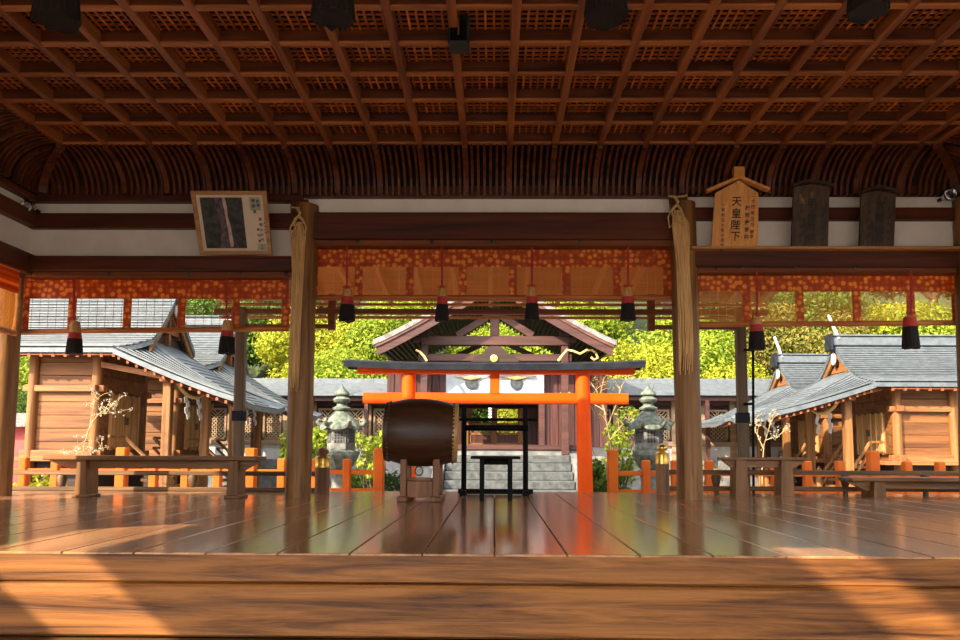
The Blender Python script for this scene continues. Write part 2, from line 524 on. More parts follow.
# stepped timber front of the raised floor
struct(MB().box(-7, 7, 3.648, 3.95, -.142, -.004, .008).build('trim_1', 'step', smooth=30), 'upper timber edge of the raised floor')
struct(MB().box(-7, 7, 3.595, 3.9, -.387, -.142, .012).build('trim_2', 'step', smooth=30), 'lower timber step below the raised floor')
fl = MB()
y = 3.6
while y > -2.4:
    for k in range(4):
        fl.box(-7 + k * 3.5 + .003, -3.5 + k * 3.5 - .003, y - .297, y - .003, -.45, -.39, .005)
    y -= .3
struct(fl.build('floor_lower', wood('lower_floor', (0.04, 0.017, 0.007), (0.13, 0.06, 0.025), 'X', 9, 0.35, 0.2, island=0.2)))

# ceiling: coffered grid with lattice panels
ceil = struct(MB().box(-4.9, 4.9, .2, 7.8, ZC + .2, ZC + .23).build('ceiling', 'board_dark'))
C1X = onz(45, 144, ZC).x
CX0, CX1, CY1 = -4.43, 4.43, 7.28
k = -10
bx = []
while .142 + .457 * k < CX1:
    xx = .142 + .457 * k
    if xx > CX0 + .1:
        bx.append(xx)
    k += 1
for xx in bx:
    MB().box(xx - .033, xx + .033, .2, CY1, ZC - .004, ZC + .1, .006).build('ceiling_beam', 'ceil_y', ceil)
yy = CY1
by = []
while yy > .25:
    by.append(yy)
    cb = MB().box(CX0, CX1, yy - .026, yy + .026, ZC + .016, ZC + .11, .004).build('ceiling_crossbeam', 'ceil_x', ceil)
    MB().box(CX0, CX1, yy - .03, yy + .03, ZC, ZC + .018, .005).build('lit_edge_strip', 'ceil_lit_edge', cb)  # added strip, lit underside put into its colour
    yy -= .464
for xx in (CX0, CX1):
    MB().box(xx - .04, xx + .04, .2, CY1 + .03, ZC - .004, ZC + .21, .006).build('ceiling_beam', 'ceil_y', ceil)
lt = MB()
n = int((CX1 - CX0) / .0635)
for i in range(n):
    xx = CX0 + (i + .5) * .0635
    lt.box(xx - .0085, xx + .0085, .2, CY1, ZC + .1, ZC + .112)
n = int((CY1 - .2) / .0635)
for i in range(n):
    yy = CY1 - (i + .5) * .0635
    lt.box(CX0, CX1, yy - .0085, yy + .0085, ZC + .112, ZC + .124)
lt.build('ceiling_lattice', 'lattice', ceil)
# coved ribs curving from the grid down to the wall
COVE_A, COVE_B = .47, .36
def cove(t, off=0.0):
    a, b = COVE_A + off, COVE_B + off
    return (a * math.sin(t * PI / 2), -COVE_B + b * math.cos(t * PI / 2))
def cove_bar(p, dr, w, d0, d1, t0=0.0):
    """curved rib: p start on the grid edge, dr outward direction, w width"""
    dr = Vector(dr)
    sd = Vector((-dr.y, dr.x, 0))
    mb = MB()
    N = 7
    vs, fs = [], []
    for i in range(N + 1):
        for off in (d0, d1):
            h, z = cove(t0 + (1 - t0) * i / N, off)
            for s_ in (-w / 2, w / 2):
                vs.append(Vector(p) + dr * h + sd * s_ + Vector((0, 0, z)))
    for i in range(N):
        a = i * 4
        b = a + 4
        fs += [(a, a + 1, b + 1, b), (a + 2, b + 2, b + 3, a + 3), (a, b, b + 2, a + 2), (a + 1, a + 3, b + 3, b + 1)]
    fs += [(0, 2, 3, 1), (N * 4, N * 4 + 1, N * 4 + 3, N * 4 + 2)]
    return mb.add(vs, fs)
board = MB()
def cove_board(p0, p1, dr):
    dr = Vector(dr)
    def fn(u, v):
        h, z = cove(v, .05)
        return Vector(p0).lerp(Vector(p1), u) + dr * h + Vector((0, 0, z))
    board.sheet(fn, 2, 8, .02, dr)
cove_board((CX0 - .5, CY1, ZC), (CX1 + .5, CY1, ZC), (0, 1, 0))
cove_board((CX0, .2, ZC), (CX0, CY1 + .5, ZC), (-1, 0, 0))
cove_board((CX1, .2, ZC), (CX1, CY1 + .5, ZC), (1, 0, 0))
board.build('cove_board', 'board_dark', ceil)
nr = 0
sides = MB()
for i in range(len(bx)):
    cove_bar((bx[i], CY1, ZC), (0, 1, 0), .055, -.045, .04).build('cove_rib', 'rib', ceil)
    for q in range(1, 7):
        xx = bx[i] + q * .457 / 7
        if xx < CX1 - .03:
            cove_bar((xx, CY1, ZC), (0, 1, 0), .026, -.005, .045).build('cove_rib', 'rib', ceil)
            nr += 1
xx = CX0 + .035
while xx < bx[0] - .04:
    cove_bar((xx, CY1, ZC), (0, 1, 0), .026, -.005, .045).build('cove_rib', 'rib', ceil)
    xx += .0653
for sx, xe in ((-1, CX0), (1, CX1)):
    yy = CY1 - .06
    q = 0
    while yy > 3.2:
        big = q % 7 == 6
        cove_bar((xe, yy, ZC), (sx, 0, 0), .055 if big else .026, -.045 if big else -.005, .045).build('cove_rib', 'rib', ceil)
        yy -= .0635
        q += 1
    # ribs that start part-way down, along the corner hip
    for q in range(1, 7):
        h = q * .065
        t0 = math.asin(min(.98, h / COVE_A)) / (PI / 2)
        cove_bar((xe + sx * h, CY1, ZC), (0, 1, 0), .026, -.005, .045, t0).build('cove_rib', 'rib', ceil)
        cove_bar((xe, CY1 + h, ZC), (sx, 0, 0), .026, -.005, .045, t0).build('cove_rib', 'rib', ceil)
    # corner hip rib
    d = Vector((sx, 1, 0)) * .97
    cove_bar((xe, CY1, ZC), d, .06, -.045, .05).build('cove_rib', 'rib', ceil)

# walls above the openings
def z_at(py, Y=YW):
    return at(495, py, Y).z
PX = at(298, 400, YW).x          # pillar axes
PX2 = at(688, 400, YW).x
PW = .135
wb = MB().box(XL, XR, YW + .04, YW + .1, z_at(279), 3.58)
# centre bay opening is taller
wb = MB()
wb.box(XL, PX, YW + .03, YW + .09, z_at(262), 3.58)
wb.box(PX2, XR, YW + .03, YW + .09, z_at(255), 3.58)
wb.box(PX, PX2, YW + .03, YW + .09, z_at(238), 3.58)
wall = struct(wb.build('wall_back', 'plaster'))
def wbeam(x0, x1, ytop, ybot, y0, y1, mat, name='wall_beam', bev=.01):
    return MB().box(x0, x1, y0, y1, z_at(ybot, y0), z_at(ytop, y0), bev).build(name, mat, wall)
wbeam(XL, PX, 185, 201, YW - .07, YW + .12, 'beam_dark')
wbeam(PX, PX2, 184, 196, YW - .07, YW + .12, 'beam_dark')
wbeam(PX2, XR, 183, 193.5, YW - .07, YW + .12, 'beam_dark')
wbeam(XL, PX, 213, 228, YW - .05, YW + .12, 'beam_dark')
wbeam(XL, PX, 256, 271, YW - .1, YW + .12, 'beam_dark')
wbeam(XL, PX, 271.5, 277.5, YW - .05, YW + .1, 'beam_mid')
wbeam(PX, PX2, 212, 239, YW - .08, YW + .12, 'beam_dark')
wbeam(PX, PX2, 239.5, 246, YW - .04, YW + .1, 'beam_mid')
wbeam(PX2, XR, 207, 219, YW - .05, YW + .12, 'beam_dark')
wbeam(PX2, XR, 249.5, 266, YW - .1, YW + .12, 'beam_dark')
wbeam(PX2, XR, 266.5, 272, YW - .05, YW + .1, 'beam_mid')
# narrow ledge on which the plaques stand
LEDGE_Z = z_at(245.5, YW - .2)
MB().box(PX2 + .02, XR, YW - .2, YW + .03, LEDGE_Z - .028, LEDGE_Z, .006).build('ledge', 'beam_pale', wall)
LEDGE_L = z_at(255.6, YW - .17)
MB().box(XL, PX - .02, YW - .15, YW + .03, LEDGE_L - .02, LEDGE_L, .006).build('ledge', 'beam_dark', wall)
# iron nail covers along the lower beams
for px, py, Y in ((108, 274.5, .05), (188, 274.5, .05), (240, 274, .05), (286, 274, .05), (493, 242, .04), (580, 242, .04), (358, 242, .04), (432, 242, .04), (716, 268, .05), (741, 268, .05), (797, 268, .05), (856, 268, .05)):
    p = at(px, py, YW - Y)
    MB().lathe([(.022, 0), (.022, .008), (.008, .018)], T(p) @ Rm(PI / 2, 'X'), 10).build('nail_cover', 'iron', wall)

def side_wall(name, X, sg):
    mb = MB()
    x0, x1 = (X + .02 * sg, X + .08 * sg)
    mb.box(min(x0, x1), max(x0, x1), -1.2, YW + .1, z_at(262), 3.58)
    w = struct(mb.build(name, 'plaster'))
    xa, xb = sorted((X - .08 * sg, X + .12 * sg))
    for (yt, yb) in ((186, 203), (213, 228), (256, 277)):
        spans = [(-1.2, .1), (2.4, YW + .1)] if (sg < 0 and yt == 256) else [(-1.2, YW + .1)]  # left lower beam interrupted to let the sun streak through
        for (ya_, yb_) in spans:
            MB().box(xa, xb, ya_, yb_, z_at(yb), z_at(yt), .01).build('wall_beam', 'beam_y', w)
    return w
M['beam_y'] = wood('beam_y', (0.055, 0.013, 0.005), (0.16, 0.045, 0.016), 'Y', 9, 0.5)
wl = side_wall('wall_left', XL, -1)
wr = side_wall('wall_right', XR, 1)

# pillars
def pillar(px0t, px1t, pyt, px0b, px1b, pyb, Y, zt, label, mat='pillar', n=16):
    a0, a1 = at(px0b, pyb, Y), at(px1b, pyb, Y)
    b0, b1 = at(px0t, pyt, Y), at(px1t, pyt, Y)
    r0, r1 = (a1.x - a0.x) / 2, (b1.x - b0.x) / 2
    c0, c1 = (a0 + a1) / 2, (b0 + b1) / 2
    k = (zt - 0) / max(c1.z - c0.z, .1)
    top = c0 + (c1 - c0) * k
    pts, rs = [], []
    for i in range(9):
        t = i / 8
        p = Vector((c0.x, Y, 0)).lerp(Vector((top.x, Y, zt)), t)
        pts.append(p + Vector((random.uniform(-.003, .003), 0, 0)))
        rs.append(r0 + (r1 - r0) * min(1, t * k) + random.uniform(-.003, .003))
    o = MB().tube(pts, rs, n).build('pillar', mat, smooth=40)
    return struct(o, label)
pillar(292.5, 317, 260, 285, 311, 495, YW, z_at(206), 'round log pillar beside the drum with straw tied at its top')
pillar(671, 697, 260, 677, 703, 495, YW, z_at(204), 'round log pillar with frayed straw hanging down its face')
pillar(-4, 21, 300, -17, 9.5, 498, YW - .05, 3.19, 'stout corner pillar behind the bench')
p = pillar(957, 985, 300, 962, 990, 498, YW - .05, 3.19, 'corner pillar at the shelf end')
# roof over the hall, unseen; gap cut in the front eave to cast a sun streak
rb = MB()
rb.box(-6.5, 7.1, -.35, 3.0, 3.92, 4.04)  # cut back on the left so the sun streak clears the eave
rb.box(-7.9, 7.1, 3.0, 9.45, 3.92, 4.04)  # extended out of view on the left to shade the side blind
rb.box(-6.5, -3.62, -1.75, -.35, 3.92, 4.04)
rb.box(-3.12, 7.1, -1.75, -.35, 3.92, 4.04)
roof = struct(rb.build('roof', 'bark_roof'))
for i in range(24):
    xx = -6.9 + i * .6
    MB().box(xx - .04, xx + .04, 7.97, 9.4, 3.82, 3.92).build('rafter', 'ceil_y', roof)
# unseen boards added on the left, gaps shaped to cast the sun streaks
sun_mask = MB()
for (y0, y1, z0, z1) in ((-1.2, .1, -.38, z_at(262) + .02), (2.4, 6.9, -.38, z_at(262) + .02), (.1, 2.4, -.38, 1.35), (.1, 2.4, 1.8, 2.02)):
    sun_mask.box(XL - .06, XL - .02, y0, y1, z0, z1)
sun_mask.build('shutter', 'beam_y', wl)
struct(MB().box(XL - 1.8, XR + 1.8, -1.75, -1.65, 2.8, 3.92).build('wall_front', 'beam_dark'))  # unseen header, its drop set to limit light from the front
# ================================================================== THINGS IN THE HALL
# --- bamboo blinds with brocade borders
def blind(name_label, xa, xb, y_top, y_band, y_bl, y_br, strips, screen, Y=YW + .14, band_w=8):
    a, b = at(xa, y_top, Y), at(xb, y_top, Y)
    zt = (a.z + b.z) / 2
    zb0, zb1 = at(xa, y_bl, Y).z, at(xb, y_br, Y).z
    zband = at((xa + xb) / 2, y_band, Y).z
    t = thing('bamboo_blind', name_label, 'blind', (a.x / 2 + b.x / 2, Y, min(zb0, zb1)), 'bamboo blinds under the back beams')
    x0, x1 = a.x, b.x
    def slab(m, xl, xr, z_t, z_bl, z_br, y0, th, name):
        mb = MB()
        vs = [(xl, y0, z_t), (xr, y0, z_t), (xr, y0, z_br), (xl, y0, z_bl), (xl, y0 + th, z_t), (xr, y0 + th, z_t), (xr, y0 + th, z_br), (xl, y0 + th, z_bl)]
        mb.add(vs, [(0, 3, 2, 1), (4, 5, 6, 7), (0, 1, 5, 4), (3, 7, 6, 2), (0, 4, 7, 3), (1, 2, 6, 5)])
        return mb.build(name, m, t)
    # the see-through screen is one thin woven layer
    mb = MB()
    mb.add([(x0, Y, zband), (x1, Y, zband), (x1, Y, zb1 + .03), (x0, Y, zb0 + .03)], [(0, 3, 2, 1)])
    mb.build('screen', screen, t)
    slab('brocade', x0, x1, zt, zband, zband, Y - .006, .012, 'brocade_band')
    W = band_w / F_PX * Y / 2
    for s in strips:
        c = at(s, y_band, Y).x
        fr = (c - x0) / (x1 - x0)
        zz = zb0 + (zb1 - zb0) * fr
        slab('brocade', c - W, c + W, zband, zz + .03, zz + .03, Y - .007, .012, 'brocade_strip')
    MB().tube([(x0 - .01, Y, zb0 + .025), (x1 + .01, Y, zb1 + .025)], .03, 10).build('bottom_roll', 'blind_roll', t, smooth=40)
    return t
M['blind_roll'] = wood('blind_roll', (0.3, 0.08, 0.02), (0.6, 0.24, 0.07), 'X', 24, 0.5)
blind('orange brocade bamboo blind above the bench, pale roof showing through', 23, 289, 278, 298.5, 334, 331, (26, 73, 128, 182, 236, 286), 'screen_l')
blind('long orange bamboo blind of the middle bay with four tassels before it', 310, 671, 246.5, 267, 300, 300, (314, 359, 410, 463, 513, 566, 617, 667), 'screen_c')
blind('orange bamboo blind below the plaque ledge with trees showing through', 692, 959, 272, 291.5, 327, 325, (695, 746, 799, 856, 910, 955), 'screen_r')
# side blind seen edge-on next to the corner pillar
Y0, Y1 = 6.3, 7.62
zb, zm, zt = z_at(338), z_at(299), z_at(277)
t = thing('bamboo_blind', 'bamboo blind edge-on at the side bay by the corner pillar', 'blind', (XL + .1, 7, zb), 'bamboo blinds under the back beams')
MB().box(XL + .05, XL + .062, Y0, Y1, zm, zt).build('brocade_band', 'brocade', t)
mb = MB(); mb.add([(XL + .056, Y0, zm), (XL + .056, Y1, zm), (XL + .056, Y1, zb), (XL + .056, Y0, zb)], [(0, 1, 2, 3)])
mb.build('screen', 'screen_c', t)
MB().tube([(XL + .056, Y0, zb), (XL + .056, Y1, zb)], .03, 10).build('bottom_roll', 'blind_roll', t, smooth=40)
# turned pole in the corner where two blinds meet
pc = [at(18 - .02 * (280 - y) ** 0 , y, 7.62) for y in (278, 300, 320, 332)]
o = MB().tube([at(18.5, 278, 7.66), at(17.5, 310, 7.66), at(15, 326, 7.66), at(14, 333, 7.66)], [.026, .024, .024, .03], 10).build('corner_pole', 'beam_pale', smooth=40)
tag(o, 'slim wooden pole in the corner where two blinds meet', 'pole')

# --- tassels on red cords
def tassel(px, y_top, y_knot, y_cap, y_red, y_black, y_end, w, Y, label, group='tassels hanging before the bamboo blinds'):
    P = lambda y: at(px, y, Y)
    k = Y / F_PX
    bot = P(y_end)
    t = thing('tassel', label, 'tassel', tuple(bot), group)
    top, kn = P(y_top), P(y_knot)
    mb = MB()
    for s in (-.008, .008):
        mb.tube([top + Vector((s, 0, 0)), kn + Vector((s * .6, 0, 0))], .006, 6)
    mb.build('cord', 'cord_red', t, smooth=60)
    mb = MB()
    mb.lathe([(.004, -.02), (.018, -.01), (.02, 0), (.016, .012), (.004, .02)], T(kn), 10)
    for s in (-1, 1):
        mb.tube([kn, kn + Vector((s * .025, 0, .012)), kn + Vector((s * .05, 0, .002)), kn + Vector((s * .03, 0, -.012)), kn], .006, 6)
        mb.tube([kn, kn + Vector((s * .015, 0, -.03))], .005, 6)
    mb.build('knot', 'cord_red', t, smooth=60)
    r = w / 2 * k
    c, rd, bl = P(y_cap).z, P(y_red).z, P(y_black).z
    base = Vector((bot.x, Y, 0))
    def L(prof, name, mat, n=20):
        MB().lathe([(a, b) for a, b in prof], T(base), n).build(name, mat, t, smooth=50)
    L([(.72 * r, rd), (.66 * r, (rd + c) / 2), (.5 * r, c - .006), (.2 * r, c)], 'cap', 'cap_gold')
    L([(.86 * r, bl), (.8 * r, (rd + bl) / 2), (.74 * r, rd), (.5 * r, rd + .002)], 'band', 'cord_red')
    # fringe: fluted bundle that flares to its end
    vs, fs = [], []
    n, m = 48, 6
    for i in range(m + 1):
        tt = i / m
        z = bl + (bot.z - bl) * tt
        for q in range(n):
            a = 2 * PI * q / n
            rr = r * (.84 + .17 * tt) * (1 + .05 * (q % 2) + .02 * math.sin(q * 7.1))
            zz = z + (random.uniform(-.13, .13) * r if i == m else 0)
            vs.append((base.x + rr * math.cos(a), Y + rr * math.sin(a), zz))
    for i in range(m):
        for q in range(n):
            q2 = (q + 1) % n
            fs.append((i * n + q, (i + 1) * n + q, (i + 1) * n + q2, i * n + q2))
    fs += [tuple(range(n)), tuple(range(m * n, m * n + n))[::-1]]
    mb = MB(); mb.add(vs, fs)
    mb.build('fringe', 'fringe', t)
    return t
YT = YW - .13
tassel(74, 279, 318, 321, 333, 339, 354, 15.5, YT, 'black tassel before the bench-side blind, next to the corner pillar')
tassel(226.5, 279, 317, 320, 331, 337, 353.5, 15.5, YT, 'black tassel below the framed picture, near the log pillar')
tassel(347, 247, 287, 289, 297, 305, 321, 15.5, YT, 'black tassel first in the middle bay, beside the straw-tied log pillar')
tassel(442, 247, 287, 288, 297, 305, 321, 13.5, YT, 'black tassel of the middle bay hanging above the drum')
tassel(532, 247, 286, 287, 297, 304, 320, 14, YT, 'black tassel of the middle bay hanging over the white curtain')
tassel(628, 247, 286, 287, 297, 304, 320, 15, YT, 'black tassel last in the middle bay, beside the frayed-straw pillar')
tassel(757, 271, 315, 317, 325, 332, 349, 16, YT, 'black tassel below the pale wooden plaque')
tassel(911, 271, 313, 316, 318, 327, 348, 16, YT, 'black tassel below the end of the plaque ledge')
G2 = 'big black tassels hanging from the ceiling'
tassel(56, -60, -38, -34, -22, -12, 21, 45, 3.6, 'big black ceiling tassel at the corner above the framed picture', G2)
tassel(333, -60, -40, -36, -24, -14, 18, 44, 3.6, 'big black ceiling tassel between framed picture and small black box', G2)
tassel(606, -60, -40, -36, -24, -14, 17, 44, 3.6, 'big black ceiling tassel between the small black box and the pale plaque', G2)
tassel(868, -60, -44, -40, -28, -18, 11, 40, 3.6, 'big black ceiling tassel above the two dark plaques', G2)

# --- small black box on a ceiling beam
a, b = at(447, 43, 5.2), at(470, 13, 5.2)
t = thing('speaker_box', 'small black box hanging under a ceiling beam', 'speaker', ((a.x + b.x) / 2, 5.2, a.z))
MB().box(a.x + .006, b.x - .006, 5.2, 5.36, a.z, b.z, .012).build('case', 'black_box', t)
MB().box(a.x + .022, b.x - .022, 5.188, 5.2, a.z + .02, b.z - .06, .004).build('grille', 'black', t)
c = (a.x + b.x) / 2
MB().tube([(c, 5.175, a.z + .05), (c, 5.175, b.z - .035)], .006, 6).build('cable', 'stand_wood', t)
MB().box(c - .03, c + .03, 5.22, 5.32, b.z - .005, ZC + .005).build('bracket', 'black', t)

# --- framed picture leaning out from the wall
def px_board(corn, th):
    """box whose front face has the four corner points (tl,tr,br,bl)"""
    tl, tr, br, bl = [Vector(p) for p in corn]
    n = (tr - tl).cross(bl - tl).normalized()
    if n.y < 0: n = -n
    mb = MB()
    vs = [tl, tr, br, bl] + [p + n * th for p in (tl, tr, br, bl)]
    return mb.add(vs, [(0, 3, 2, 1), (4, 5, 6, 7), (0, 1, 5, 4), (3, 7, 6, 2), (0, 4, 7, 3), (1, 2, 6, 5)]), n
Yb, Yt = YW - .13, YW - .42
FC = [at(190.5, 191, Yt), at(266, 191, Yt), at(272, 254.5, Yb), at(200, 254.5, Yb)]
t = thing('framed_picture', 'framed waterfall photo with calligraphy leaning out above the lower beam', 'picture', tuple((FC[2] + FC[3]) / 2))
def fpt(u, v):
    return FC[0].lerp(FC[1], u).lerp(FC[3].lerp(FC[2], u), v)
def fq(u0, u1, v0, v1, th, off, name, mat, parent=None):
    mb, n = px_board([fpt(u0, v0), fpt(u1, v0), fpt(u1, v1), fpt(u0, v1)], th)
    mb.v = [p + n * off for p in mb.v]
    return mb.build(name, mat, parent or t)
fq(.02, .98, .02, .98, .02, .012, 'backing', 'frame_wood')
for uv in ((0, 1, 0, .06), (0, 1, .94, 1), (0, .055, .06, .94), (.945, 1, .06, .94)):
    fq(*uv, .03, -.006, 'frame_bar', 'frame_wood')
mat_ = fq(.05, .95, .055, .945, .004, .007, 'mount', 'mat_cream')
ph = fq(.105, .665, .1, .9, .002, .0035, 'photograph', 'photo_dark')
# waterfall and its pale cliff inside the photograph
def fpoly(pts, off, name, mat, par):
    mb = MB()
    n = (FC[1] - FC[0]).cross(FC[3] - FC[0]).normalized()
    if n.y < 0: n = -n
    vs = [fpt(u, v) + n * off for u, v in pts]
    mb.add(vs, [tuple(range(len(pts)))[::-1]])
    return mb.build(name, mat, par)
fpoly([(.3, .1), (.44, .1), (.46, .45), (.5, .7), (.56, .9), (.3, .9), (.35, .6), (.32, .35)], .0022, 'cliff', 'photo_cliff', ph)
fpoly([(.4, .1), (.44, .1), (.455, .25), (.45, .4), (.475, .55), (.48, .7), (.49, .84), (.47, .88), (.44, .88), (.435, .7), (.425, .5), (.415, .3)], .0015, 'waterfall', 'photo_water', ph)
fq(.76, .91, .1, .3, .002, .005, 'seal', 'seal_green')
fq(.81, .93, .83, .93, .002, .005, 'seal', 'seal_green')
def face_matrix(o, ux, uy):
    x = ux.normalized()
    y = (uy - x * uy.dot(x)).normalized()
    z = x.cross(y)
    m = Matrix((x, y, z)).transposed().to_4x4()
    m.translation = o
    return m
def column(mb, chars, top, step, size, ux, uy):
    """vertical line of characters starting at top, going down"""
    y = uy.normalized()
    for i, ch in enumerate(chars):
        mb.text(ch, face_matrix(top - y * step * i, ux, uy), size)
ux, uy = FC[1] - FC[0], FC[0] - FC[3]
fn_ = ux.cross(uy).normalized()
if fn_.y > 0: fn_ = -fn_
mb = MB()
H = uy.length
def fcol(chars, u, v, step, size):
    column(mb, chars, fpt(u, v) + fn_ * -.0015 + fn_ * .0, H * step, H * size, ux, uy)
fcol('那智', .875, .16, .06, .055)
fcol('熊野滝', .815, .15, .085, .06)
fcol('那智山大社', .885, .44, .08, .055)
fcol('参拝記念', .935, .5, .05, .03)
fcol('奉納者', .845, .6, .09, .05)
fcol('之印', .87, .86, .045, .04)
mb.build('lettering', 'ink', t)

# --- votive plaques on the ledge
def plaque(px_bl, px_br, px_tl, px_tr, y_b, y_sh, roof_px, label, mat, lines, seal=False):
    Yp, Yq = YW - .19, YW - .32
    bl, br = at(px_bl, y_b, Yp), at(px_br, y_b, Yp)
    bl.z = br.z = LEDGE_Z + .001
    tl, tr = at(px_tl, y_sh, Yq), at(px_tr, y_sh, Yq)
    def plane_at(px, py):
        n0 = (br - bl).cross(tl - bl)
        d_ = ray(px, py)
        return CAM + d_ * ((bl - CAM).dot(n0) / d_.dot(n0))
    top_i = min(range(len(roof_px)), key=lambda i: roof_px[i][1])
    tr = plane_at(px_tr, y_sh)
    apex = plane_at(roof_px[top_i][0], roof_px[top_i][1] + 3)
    t = thing('votive_plaque', label, 'plaque', tuple((bl + br) / 2), 'votive plaques on the ledge')
    n = (br - bl).cross(tl - bl).normalized()
    if n.y < 0: n = -n
    mb = MB()
    f = [bl, br, tr, apex, tl]
    vs = f + [p + n * .03 for p in f]
    mb.add(vs, [(0, 1, 2, 3, 4)] + [tuple(range(5, 10))[::-1]] + [(i + 5, (i + 1) % 5 + 5, (i + 1) % 5, i) for i in range(5)])
    mb.build('board', mat, t)
    # little roof of two boards or one curved cap
    rp = [plane_at(x_, y_) for x_, y_ in roof_px]
    mb = MB()
    for i in range(len(rp) - 1):
        a_, b_ = rp[i], rp[i + 1]
        mb.beam(a_ + n * .012, b_ + n * .012, .075, .03, .003, up=(0, 0, 1))
    mb.build('roof', mat, t)
    ux, uy = br - bl, (tl + tr) / 2 - (bl + br) / 2
    for chars, u, v, step, size in lines:
        lt = MB()
        top = bl.lerp(br, u) + uy * v - n * .0025
        column(lt, chars, top, step, size, ux, uy)
        lt.build('lettering', 'ink', t)
    return t, n, apex.y
k = YW / F_PX
t, n, Yq = plaque(711.5, 758, 715.5, 758.5, 244.5, 193, [(706.5, 191.5), (739, 177.5), (769, 190)], 'pale new wooden plaque with a gabled top and large black characters', 'plaque_new',
   [('天皇陛下', .5, .84, .118, .105), ('二十四年五月御幸', .85, .96, .06, .045), ('献幣使参向', .74, .72, .073, .052), ('一昭和五十年十月吉日', .22, .78, .052, .04)])
a, b = at(734, 178, Yq), at(744, 167, Yq)
MB().box(a.x, b.x, Yq - .02, Yq + .05, a.z, b.z, .004).build('finial', 'plaque_new', t)
plaque(791.5, 828, 794, 829.5, 244.5, 187, [(793, 186), (801, 182.5), (812, 181), (823, 183), (833, 185.5)], 'dark weathered plaque with brown patches, standing between pale plaque and darkest plaque', 'plaque_old',
   [('明御幣使', .52, .72, .118, .1), ('大正五年十月吉', .82, .62, .062, .042), ('宮司奉納之', .25, .58, .075, .045)])
plaque(859.5, 894, 861.5, 896, 244.5, 194, [(862, 192.5), (870, 189), (880, 187.5), (892, 190), (903, 193)], 'darkest weathered plaque, last on the ledge', 'plaque_old',
   [('官幣御使', .55, .78, .118, .1), ('大正四年十月', .82, .7, .075, .042), ('宮司奉納之', .25, .66, .08, .045)])
# burnt-through pale patches on the middle plaque
p0 = [o for o in bpy.data.objects if o.name.startswith('votive_plaque') and 'brown' in o.get('label', '')][0]
M['worn'] = noisy('worn', (0.05, 0.028, 0.014), (0.2, 0.11, 0.045), 18, 0.7)
b_ = [c for c in p0.children if c.name.startswith('board')][0]
for pts in ([(799, 197), (799.5, 193.5), (801.5, 194), (802.5, 198), (804, 199), (804.5, 204), (802, 203.5), (799.5, 204)], [(810.5, 192), (812, 190.5), (813.5, 193), (813, 198), (812.5, 202), (811.5, 199), (810, 196)]):
    v = [Vector(q.co) + ORG[p0.name] for q in b_.data.vertices[:3]]
    nn = (v[1] - v[0]).cross(v[2] - v[0]).normalized()
    if nn.y > 0: nn = -nn
    vs = []
    for (x_, y_) in pts:
        d_ = ray(x_, y_)
        vs.append(CAM + d_ * ((v[0] - CAM).dot(nn) / d_.dot(nn)) + nn * .002)
    MB().add(vs, [tuple(range(len(pts)))]).build('worn_patch', 'worn', p0)

# --- round spot lamps on the upper wall
def lamp(px, py, label):
    c = at(px, py, YW - .2)
    t = thing('spot_lamp', label, 'lamp', tuple(c), 'round spot lamps at the wall corners')
    m = T(c) @ Rm(PI / 2 , 'X')
    MB().lathe([(.03, -.1), (.05, -.07), (.066, -.01), (.072, 0), (.072, .02), (.06, .022), (.055, 0.005)], m, 24).build('housing', 'chrome', t, smooth=40)
    MB().lathe([(.004, .034), (.03, .03), (.05, .02), (.058, .008), (.05, 0), (.01, -.002)][::-1], m, 24).build('lens', 'glass', t, smooth=60)
    MB().beam(c + Vector((0, .08, 0)), c + Vector((0, .2, 0)), .03, .03, .004).build('bracket', 'iron', t)
lamp(28, 206, 'round glass spot lamp under the cove near the framed picture')
lamp(949.5, 194.5, 'round glass spot lamp beyond the darkest plaque')

